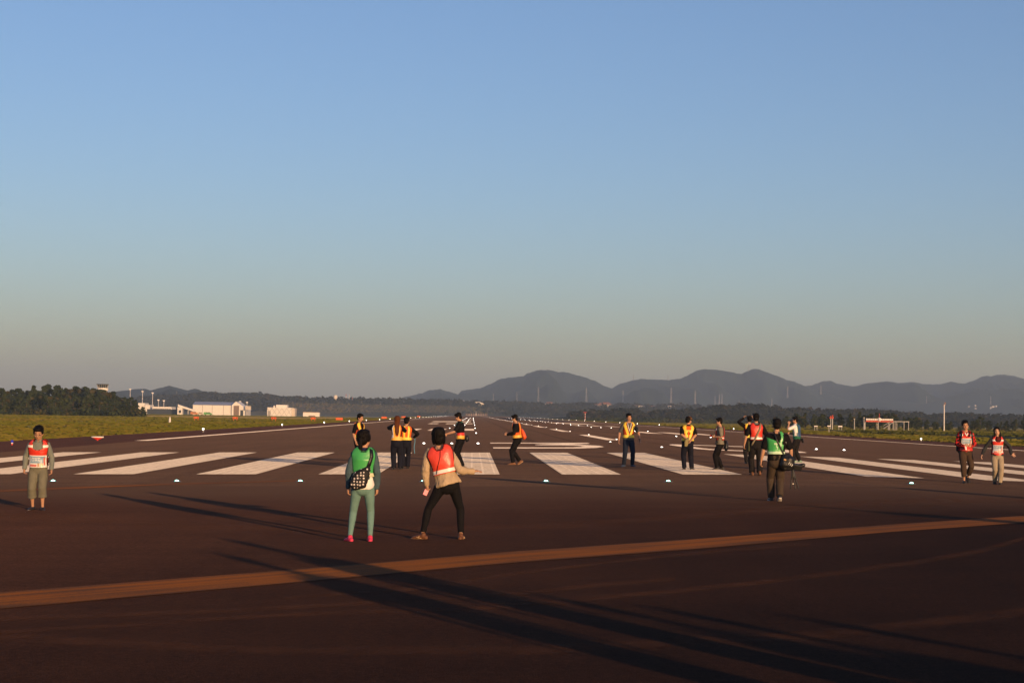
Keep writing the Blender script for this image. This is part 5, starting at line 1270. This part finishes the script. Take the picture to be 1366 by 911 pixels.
def mast(u, vt, Y, label, w=.28, head=1):
    p = cx(u, Y); h = at(u, vt, Y).z-p.z; t = empty('floodlight_mast', p); tag(t, label, 'mast', 'floodlight masts by the terminal')
    mb = MB(); mb.tube([(0, 0, 0), (0, 0, h)], [w, w*.7], seg=8, round_=False); mb.build('pole', casing_w, t); mb = MB(); mb.box((0, -.2, h+.3), (1.8, .6, .8)); mb.box((0, -.1, h-.25), (1.2, .3, .2)); mb.build('lamp_head', mat('lamp_housing', (.75, .72, .66), .4), t)
for u, vt in ((173, 519.5), (189.5, 522.5), (203, 524.5), (211, 534), (218.3, 534.8)): mast(u, vt, YH+60, 'pale floodlight mast rising between the wood and the hangar')
for u, vt in ((320, 536), (329.3, 537)): mast(u, vt, YH+45, 'pale floodlight mast behind the right end of the hangar')
# ground vehicles
def van(u, Y, Lm, Hm, m, label, dark_nose=False):
    t = empty('service_vehicle', cx(u, Y)); tag(t, label, 'vehicle'); W2 = 2.0
    mb = MB(); x = Lm/2
    prof = [(-x, .5), (-x, Hm), (x*.45, Hm), (x*.72, Hm*.62), (x, Hm*.55), (x, .5)]; n = len(prof)
    mb.add([(a, -W2/2, z) for a, z in prof]+[(a, W2/2, z) for a, z in prof], [tuple(range(n)), tuple(range(2*n-1, n-1, -1))]+[(i, i+n, (i+1) % n+n, (i+1) % n) for i in range(n)])
    mb.build('body', m, t)
    mb = MB(); mb.box((x*.1, -W2/2-.01, Hm*.78), (Lm*.5, .03, Hm*.22)); mb.build('window', w_glass, t)
    for a in (-x*.6, x*.6):
        for s_ in (-1, 1):
            mb = MB(); mb.tube([(a, s_*W2/2*.8, .36), (a, s_*W2/2*1.02, .36)], [.36, .36], seg=12, round_=False); mb.build('wheel', mat('tyre', (.02, .02, .02), .8), t)
van(259, YH-40, 5.5, 2.4, mat('van_orange', (.55, .20, .05), .4), 'orange service vehicle parked before the left end of the hangar'); van(267, YH-38, 5, 2.1, mat('van_cream', (.6, .52, .35), .4), 'cream service vehicle between the orange and the green ones'); van(277.5, YH-40, 6.5, 2.3, mat('van_green', (.12, .36, .08), .4), 'green service vehicle before the hangar wall')
# low boundary wall along the far edge of the left field
a, c = at(-60, 552, 660), at(452, 552, 700)
t = empty('boundary_wall', (a.x, a.y, gz(a.x, a.y))); tag(t, 'long low pale wall closing the far edge of the left field', 'wall'); mb = MB()
for i in range(20):
    p, q = a.lerp(c, i/20), a.lerp(c, (i+1)/20); p.z = gz(p.x, p.y); q.z = gz(q.x, q.y)
    mb.add([p-t.location, q-t.location, q-t.location+Vector((0, 0, .55)), p-t.location+Vector((0, 0, .55)), p-t.location+Vector((0, .3, 0)), q-t.location+Vector((0, .3, 0)), q-t.location+Vector((0, .3, .55)), p-t.location+Vector((0, .3, .55))], [(0, 1, 2, 3), (3, 2, 6, 7), (7, 6, 5, 4)])
mb.build('masonry', mat('wall_pale', (.17, .145, .085), .9, .3, .2, spec=.05), t)
mb = MB()
bp = [G(1072, 573.6), G(1180, 578.3), G(1280, 582.6), G(1366, 586.4), G(1450, 590)]
for i in range(len(bp)-1):
    p, q = bp[i], bp[i+1]; z = Vector((0, 0, .36)); w = Vector((.16, .08, 0))
    mb.add([p, q, q+z+w, p+z+w, q+w*2, p+w*2], [(0, 1, 2, 3), (3, 2, 4, 5)])
tag(mb.build('earth_bank', mat('dry_earth', (.20, .155, .085), .95, .35, .5, spec=.02)), kind='structure')

# ------------------------------------------------------------------ right field: antenna platform, signs, poles
YP = 520
steel = mat('galvanised', (.34, .33, .31), .5, .1, 1); redp = mat('paint_red', (.50, .06, .03), .5)
t = empty('antenna_platform', cx(1172, YP)); tag(t, 'red and white antenna deck on steel legs with a stair in the right field', 'platform'); bz = t.location
def lp(u, v, y=0): p = at(u, v, YP); return Vector((p.x-bz.x, y, p.z-bz.z))
for u, v, y in ((1154, 563, 0), (1171.5, 563, 0), (1185, 563, 0), (1191.5, 563, 0), (1156, 563, 3), (1173, 563, 3), (1190, 563, 3)):
    mb = MB(); q = lp(u, v, y); mb.box((q.x, y, q.z/2-.15), (.2, .2, q.z+.3)); mb.build('leg', steel, t)
for u, y in ((1194, 0), (1206, 0), (1212, 0), (1199, 2.5)):
    mb = MB(); q = lp(u, 562.5, y); mb.box((q.x, y, q.z/2-.15), (.16, .16, q.z+.3)); mb.build('leg', steel, t)
mb = MB(); A_, C_ = lp(1193, 562.3), lp(1212.5, 562.3)
for y in (0, 2.5): mb.box(((A_.x+C_.x)/2, y, (A_.z+C_.z)/2), (C_.x-A_.x+.2, .2, .22))
mb.build('walkway_beam', steel, t)
A_, C_ = lp(1155, 561.5), lp(1191.5, 561.5); mb = MB(); mb.box(((A_.x+C_.x)/2, 1.5, A_.z-.05), (C_.x-A_.x, 3.4, .36)); mb.build('deck', redp, t)
A2 = lp(1155, 558.4); mb = MB()
n = 13
for i in range(n):
    xa = A_.x+(C_.x-A_.x)*i/n; mb.box((xa+(C_.x-A_.x)/n/2, .0, A2.z-.18), ((C_.x-A_.x)/n*.84, .35, .5), 0)
mb.build('antenna_row', casing_w, t)
mb = MB(); mb.box(((A_.x+C_.x)/2, .3, A2.z-.42), (C_.x-A_.x, .12, .12)); mb.build('rail', redp, t)
q = lp(1173, 559.5); mb = MB(); mb.ball((q.x, -.3, q.z), (.5, .35, .6)); mb.build('beacon_drum', casing_w, t, smooth=True)
q2 = lp(1173, 551.5); mb = MB(); mb.tube([(q.x, 0, q.z), (q2.x, 0, q2.z)], [.10, .07], seg=8); mb.build('aerial', redp, t)
mb = MB(); s0, s1 = lp(1178, 571.5), lp(1191, 563)
for dy in (-.8, -.1): mb.tube([(s0.x, dy, s0.z), (s1.x, dy, s1.z)], [.09, .09], seg=6); mb.tube([(s0.x, dy, s0.z+.8), (s1.x, dy, s1.z+.8)], [.04, .04], seg=6)
for i in range(9): p = s0.lerp(s1, (i+.5)/9); mb.box((p.x, -.45, p.z), (.28, .7, .05))
mb.build('stair', steel, t)
def sign(u, vt, vb, wpx, Y, label, legs=1, m=casing_w):
    p = cx(u, Y); t = empty('field_sign', p); tag(t, label, 'sign'); w = wpx*Y/F_PX; zt = at(u, vt, Y).z-p.z; zb = at(u, vb, Y).z-p.z
    mb = MB(); mb.box((0, 0, (zt+zb)/2), (w, .12, zt-zb)); mb.build('panel', m, t)
    for s_ in ((0,) if legs == 1 else (-.35, .35)): mb = MB(); mb.box((s_*w, .0, zb/2), (.10, .10, zb)); mb.build('leg', steel, t)
sign(1106, 567.6, 568.8, 4.5, 330, 'small white T-shaped marker on a single post in the right field'); sign(1121, 567.8, 569.3, 5.5, 420, 'wide white board beside the T-shaped marker', 2); sign(1088.5, 567.8, 569, 4.5, 420, 'white board left of the T-shaped marker in the right field', 2)
for u, lab in ((1108.3, 'left one of two white poles with red tops by the tree line'), (1110.7, 'right one of two white poles with red tops by the tree line')):
    p = cx(u, 520); t = empty('marker_pole', p); tag(t, lab, 'pole'); h = at(u, 558.5, 520).z-p.z; h2 = at(u, 554.5 if u < 1109 else 553.5, 520).z-p.z
    mb = MB(); mb.tube([(0, 0, 0), (0, 0, h)], [.09, .09], seg=8, round_=False); mb.build('pole', casing_w, t); mb = MB(); mb.tube([(0, 0, h), (0, 0, h2)], [.16, .16], seg=8, round_=False); mb.box((0, 0, h+.3), (.7, .2, .35)); mb.build('top', redp, t)
p = cx(1259.5, 545); t = empty('utility_pole', p); tag(t, 'tall slim white pole among the trees at the right', 'pole'); h = at(1259.6, 540, 545).z-p.z
mb = MB(); mb.tube([(0, 0, 0), (0, 0, h)], [.20, .16], seg=10, round_=False); mb.build('pole', casing_w, t); mb = MB(); mb.tube([(0, 0, h), (0, 0, h+1.1)], [.05, .04], seg=6); mb.box((0, 0, h-.1), (.9, .15, .15)); mb.box((.3, 0, h+.5), (.35, .2, .5)); mb.build('crossarm', mat('rust_metal', (.25, .15, .11), .6), t)
for u, vt, vb in ((1139.8, 559, 568), (1152.6, 557, 566)):
    p = cx(u, 505); t = empty('field_pole', p); tag(t, 'short grey pole left of the antenna deck, %s' % ('further from it' if u < 1145 else 'close beside it'), 'pole'); h = at(u, vt, 505).z-p.z; mb = MB(); mb.tube([(0, 0, 0), (0, 0, h)], [.16, .13], seg=8, round_=False); mb.build('pole', steel, t); mb = MB(); mb.box((0, 0, h), (.45, .3, .2)); mb.build('cap', steel, t)
p = cx(780.6, 1150); t = empty('windsock_mast', p); tag(t, 'red and white banded mast with crossbar at the far right runway edge', 'mast'); h = at(780.6, 550, 1150).z-p.z
mb = MB()
for i in range(7): mb.tube([(0, 0, h*i/7), (0, 0, h*(i+1)/7)], [.25, .25], seg=8, round_=False, mi=i % 2)
mb.build('pole', [redp, casing_w], t); mb = MB(); mb.box((0, 0, h), (2.2, .3, .35)); mb.build('crossbar', redp, t)
# localizer antenna beyond the far end
YL = 2440; c_ = cx(636.5, YL); t = empty('localizer_array', c_); tag(t, 'row of pale orange antenna posts beyond the far runway end', 'antenna')
for i in range(13):
    u = 622+2.3*i; q = at(u, 553.5, YL)-c_; mb = MB(); mb.box((q.x, 0, 1.6), (.55, .4, 3.2)); mb.build('post', mat('post_orange', (.60, .36, .22), .5), t)
q = at(635, 548.5, YL)-c_; mb = MB(); mb.tube([(q.x, 0, 0), (q.x, 0, q.z)], [.4, .3], seg=8); mb.build('mast', casing_w, t); mb = MB(); mb.box((0, .5, .7), (26, .3, .3)); mb.build('beam', steel, t)
for i in range(5):
    pass

# ------------------------------------------------------------------ far: pylons, masts, houses, chimneys
pale = mat('pylon_steel', (.26, .25, .25), .6, .05, .01); HILLS = [H_main, H_right, H_left, H_r2]
def pylon_mesh():
    mb = MB()
    for a in range(4):
        x, y = ((-1, -1), (1, -1), (1, 1), (-1, 1))[a]
        mb.tube([(x*.09, y*.09, 0), (x*.035, y*.035, .55), (x*.012, y*.012, 1)], [.016, .013, .010], seg=4)
    for i in range(9):
        z0_, z1_ = i*.1, (i+1)*.1; w0 = .09-.055*min(1, z0_/.55)-.02*max(0, (z0_-.55)/.45); w1 = .09-.055*min(1, z1_/.55)-.02*max(0, (z1_-.55)/.45)
        for s_ in (-1, 1): mb.tube([(-w0*s_, -w0, z0_), (w1*s_, -w1, z1_)], [.007, .007], seg=4); mb.tube([(-w0*s_, w0, z0_), (w1*s_, w1, z1_)], [.007, .007], seg=4)
    for z in (.66, .78, .90): mb.tube([(-.13, 0, z), (0, 0, z+.03), (.13, 0, z)], [.008, .014, .008], seg=4)
    return mb
py0 = pylon_mesh().build('pylon', pale); first = True
DG.update()
for u, vt, vb in ((658, 524.5, 535.5), (689.5, 523, 535), (718, 516, 536), (782, 516.5, 536), (831, 520.5, 536.5), (895, 517, 538), (927.3, 521.5, 540), (953.8, 528, 539), (959.5, 525.5, 539.5), (963, 525.5, 539.5), (986, 532.8, 541.5), (1029.5, 531.5, 545), (1050.5, 515.5, 531), (1095, 514, 526), (1236, 528, 538), (1321.5, 528, 540), (235.5, 521.5, 530), (250, 521.8, 529), (190, 518, 527), (307, 519.5, 527)):
    p = hit(u, vb, HILLS) or at(u, vb, 4600)
    h = at(u, vt, p.y).z-p.z
    o = py0 if first else py0.copy()
    if not first: COL.objects.link(o)
    first = False; o.location = p; o.scale = (h*.62, h*.62, h); o.rotation_euler = (0, 0, random.uniform(-.5, .5)); tag(o, 'pale lattice pylon standing before the distant mountains', 'pylon', 'pylons before the mountains')
mm = None
for u, vt in ((743.6, 490.5), (845, 499.5), (891, 499.5), (972.6, 491), (998.3, 487.5), (1014, 492.5), (1020.3, 493.5), (725.5, 491.5), (729, 491.8), (732, 491.6)):
    p = at(u, interp(main, u)+.8, 6190); h = at(u, vt, 6190).z-p.z
    if mm is None:
        mb = MB(); mb.tube([(0, 0, 0), (0, 0, .6), (0, 0, 1)], [.06, .05, .03], seg=6); mb.tube([(-.1, 0, .7), (.1, 0, .7)], [.03, .03], seg=5); mm = mb.build('radio_mast', [pale]); o = mm
    else: o = mm.copy(); COL.objects.link(o)
    o.location = p; o.scale = (max(h, 8)*.9,)*2+(max(h, 6),); tag(o, 'thin radio mast on the crest of the mountain ridge', 'mast', 'radio masts on the mountain crest')
roofs = [mat('roof_grey', (.16, .15, .15), .7), mat('roof_tile_red', (.34, .15, .10), .7), mat('roof_pale', (.45, .40, .36), .7)]; walls = [mat('house_white', (.72, .66, .58), .7), mat('house_cream', (.62, .50, .38), .7), mat('house_grey', (.36, .33, .31), .7)]
def house_proto(w, r):
    t = empty('house', (0, 0, 0)); mb = MB(); mb.box((0, 0, 1.2), (8, 6, 7.6)); mb.build('wall', w, t)
    mb = MB(); mb.add([(-4.6, -3.6, 5), (4.6, -3.6, 5), (4.6, 3.6, 5), (-4.6, 3.6, 5), (-4.6, 0, 7.4), (4.6, 0, 7.4)], [(0, 1, 5, 4), (2, 3, 4, 5), (0, 4, 3), (1, 2, 5), (3, 2, 1, 0)]); mb.build('roof', r, t)
    return t
hp_ = [house_proto(walls[0], roofs[0]), house_proto(walls[1], roofs[1]), house_proto(walls[0], roofs[2]), house_proto(walls[2], roofs[0])]; hu = set()
HL = ['white house with grey roof among the distant woods', 'cream house with reddish roof among the distant woods', 'white house with pale roof among the distant woods', 'grey house with grey roof among the distant woods']
rr = random.Random(9)
spots = [(u, v, i, s) for u, v, i, s in ((400.5, 532.5, 0, 1.3), (733, 542, 1, 1.6), (730, 542.3, 0, 1.2), (762, 541.8, 0, 1.2), (795, 543.6, 1, 1.2), (799, 543.9, 1, 1.4), (803.5, 543.5, 1, 1.7), (808, 543.2, 1, 1.9), (811.5, 543.6, 1, 1.4), (815, 544, 2, 1.2), (845, 544.6, 2, 1.1), (849, 544.8, 1, 1.1), (853, 545.2, 2, 1.2), (858, 545.2, 0, 1.2), (870, 545.6, 1, 1.1), (875, 546, 2, 1.3), (893, 544.8, 0, 1.1), (899, 544.6, 3, 1), (652, 537.6, 3, 1.2), (660, 537.2, 0, .9), (676, 538, 3, 1), (693, 539.2, 0, .8))]
spots += [(rr.uniform(480, 720), rr.uniform(536.5, 540), rr.choice((0, 3, 3, 2)), rr.uniform(.7, 1.1)) for _ in range(26)]+[(rr.uniform(200, 400), rr.uniform(529.5, 534), rr.choice((3, 0)), rr.uniform(.7, 1)) for _ in range(8)]+[(rr.uniform(1290, 1330), rr.uniform(541, 546), rr.choice((0, 3)), rr.uniform(.6, 1.1)) for _ in range(7)]
for u, v, i, s in spots:
    p = hit(u, v, [H_E, H_D, H_F, H_r2, H_main, H_right, H_left])
    if p is None or p.y > 7500: continue
    o = hp_[i] if i not in hu else copy_tree(hp_[i]); hu.add(i); o.location = p+Vector((0, 0, 1.5)); s *= .72; o.scale = (s, s, s*.75); o.rotation_euler = (0, 0, rr.uniform(-.5, .5)); tag(o, HL[i], 'house', 'houses among the distant woods')
def lone(name, u, v, label, cat, build):
    p = hit(u, v, [H_D, H_E, H_main, H_left]) or at(u, v, 2900); t = empty(name, p-Vector((0, 0, 3))); tag(t, label, cat); build(t, p.y/F_PX)
def wt(t, m):
    mb = MB(); mb.tube([(0, 0, 0), (0, 0, 6*m)], [1.0*m, 1.0*m], seg=12, round_=False); mb.build('stem', b_cream, t); mb = MB(); mb.tube([(0, 0, 6*m), (0, 0, 8*m), (0, 0, 12*m), (0, 0, 12.6*m)], [1.4*m, 2.5*m, 2.7*m, 2.3*m], seg=16, round_=False); mb.build('tank', mat('tank_cream', (.72, .64, .52), .6), t)
lone('water_tower', 447.3, 537.5, 'cream water tower on the skyline left of the chimneys', 'water tower', wt)
def chim(hm, cols):
    def f(t, m):
        mb = MB(); n = 5
        for i in range(n): mb.tube([(0, 0, hm*m*i/n), (0, 0, hm*m*(i+1)/n)], [.55*m*(1-.06*i), .55*m*(1-.06*(i+1))], seg=10, round_=False, mi=i % 2)
        mb.build('stack', cols, t); mb = MB(); mb.tube([(0, 0, hm*m), (0, 0, hm*m+.4*m)], [.5*m, .5*m], seg=10, round_=False); mb.build('rim', b_grey, t)
    return f
lone('chimney', 461.5, 537, 'red and white banded chimney on the skyline, left of the white one', 'chimney', chim(13.5, [redp, casing_w])); lone('chimney', 465.6, 537, 'plain white chimney on the skyline', 'chimney', chim(13.5, [casing_w, casing_w])); lone('chimney', 470, 537, 'short reddish chimney on the skyline right of the white one', 'chimney', chim(9, [redp, b_cream]))
def plantb(t, m):
    mb = MB(); mb.box((0, 0, 3.6*m), (8*m, 4*m, 7.2*m)); mb.build('wall', mat('plant_pink', (.40, .28, .25), .7), t); mb = MB(); mb.box((0, 0, 7.35*m), (8.4*m, 4.4*m, .3*m)); mb.build('roof', roofs[0], t)
lone('factory', 472.5, 537.8, 'pinkish factory block behind the skyline chimneys', 'factory', plantb)
def arena(t, m):
    mb = MB(); mb.box((0, 0, 2.2*m), (16*m, 6*m, 4.4*m)); mb.build('wall', b_cream, t); mb = MB()
    pts = [(x*m, 4.4*m+3.0*m*(1-(x/8.5)**2)) for x in [-8.5+17*i/10 for i in range(11)]]; n = len(pts)
    mb.add([(x, -3.4*m, z) for x, z in pts]+[(x, 3.4*m, z) for x, z in pts], [(i, i+1, i+1+n, i+n) for i in range(n-1)]+[tuple(range(n-1, -1, -1)), tuple(range(n, 2*n)), (0, n, 2*n-1, n-1)]); mb.build('roof', mat('roof_white', (.7, .66, .6), .5), t)
lone('sports_hall', 637.5, 541, 'wide hall with white arched roof on the far wooded hill', 'hall', arena)

# ------------------------------------------------------------------ air, sky, sun, camera
mb = MB(); mb.box((0, 5590, 100), (11200, 11900, 320)); hz = mb.build('haze', None or nmat('haze')[0]); tag(hz, kind='stuff')
hz.location = (0, 0, 0)
nt = hz.data.materials[0].node_tree; nt.nodes.remove(nt.nodes['Principled BSDF']); vo = nt.nodes.new('ShaderNodeVolumePrincipled')
vo.inputs['Color'].default_value = HAZE_COL; vo.inputs['Density'].default_value = HAZE_D; vo.inputs['Anisotropy'].default_value = 0
nt.links.new(vo.outputs[0], nt.nodes['Material Output'].inputs['Volume'])
SUN_EL = R(6.05)
w = bpy.data.worlds.new('World'); sc.world = w; w.use_nodes = True; nt = w.node_tree; bg = nt.nodes['Background']
sky = nt.nodes.new('ShaderNodeTexSky'); sky.sky_type = 'NISHITA'; sky.sun_disc = False; sky.sun_elevation = SUN_EL
sdir = Vector((math.sin(AZ), -math.cos(AZ), 0))
sky.sun_rotation = math.atan2(sdir.x, sdir.y); sky.air_density = SKY[0]; sky.dust_density = SKY[1]; sky.ozone_density = SKY[2]; sky.altitude = 100
tint = nt.nodes.new('ShaderNodeMix'); tint.data_type = 'RGBA'; tint.blend_type = 'MULTIPLY'; tint.inputs['Factor'].default_value = 1; tint.inputs['B'].default_value = SKY_TINT
nt.links.new(sky.outputs[0], tint.inputs['A']); nt.links.new(tint.outputs['Result'], bg.inputs['Color']); bg.inputs['Strength'].default_value = SKY_S
sun = bpy.data.lights.new('sun', 'SUN'); sun.energy = SUN_S; sun.angle = R(.53); sun.color = SUN_C
so = bpy.data.objects.new('sun', sun); COL.objects.link(so)
d = Vector((sdir.x*math.cos(SUN_EL), sdir.y*math.cos(SUN_EL), math.sin(SUN_EL))); so.rotation_euler = d.to_track_quat('Z', 'Y').to_euler(); so.location = (30, -60, 40)
cam = bpy.data.cameras.new('camera'); co = bpy.data.objects.new('camera', cam); COL.objects.link(co)
M = Matrix((RIGHT, UP, -FWD)).transposed().to_4x4(); M.translation = CAM; co.matrix_world = M
cam.sensor_width = 36; cam.lens = F_PX/1366*36; cam.clip_start = .1; cam.clip_end = 40000; sc.camera = co
sc.view_settings.view_transform = 'Standard'; sc.view_settings.look = 'None'; sc.view_settings.exposure = EXPO; sc.view_settings.gamma = 1; sc.view_settings.use_curve_mapping = False
sc.cycles.use_denoising = True; sc.cycles.max_bounces = 5; sc.cycles.diffuse_bounces = 3; sc.cycles.volume_bounces = 0; sc.cycles.sample_clamp_indirect = 4
for i, pr in enumerate(protos):
    if i not in used: bpy.data.objects.remove(pr)
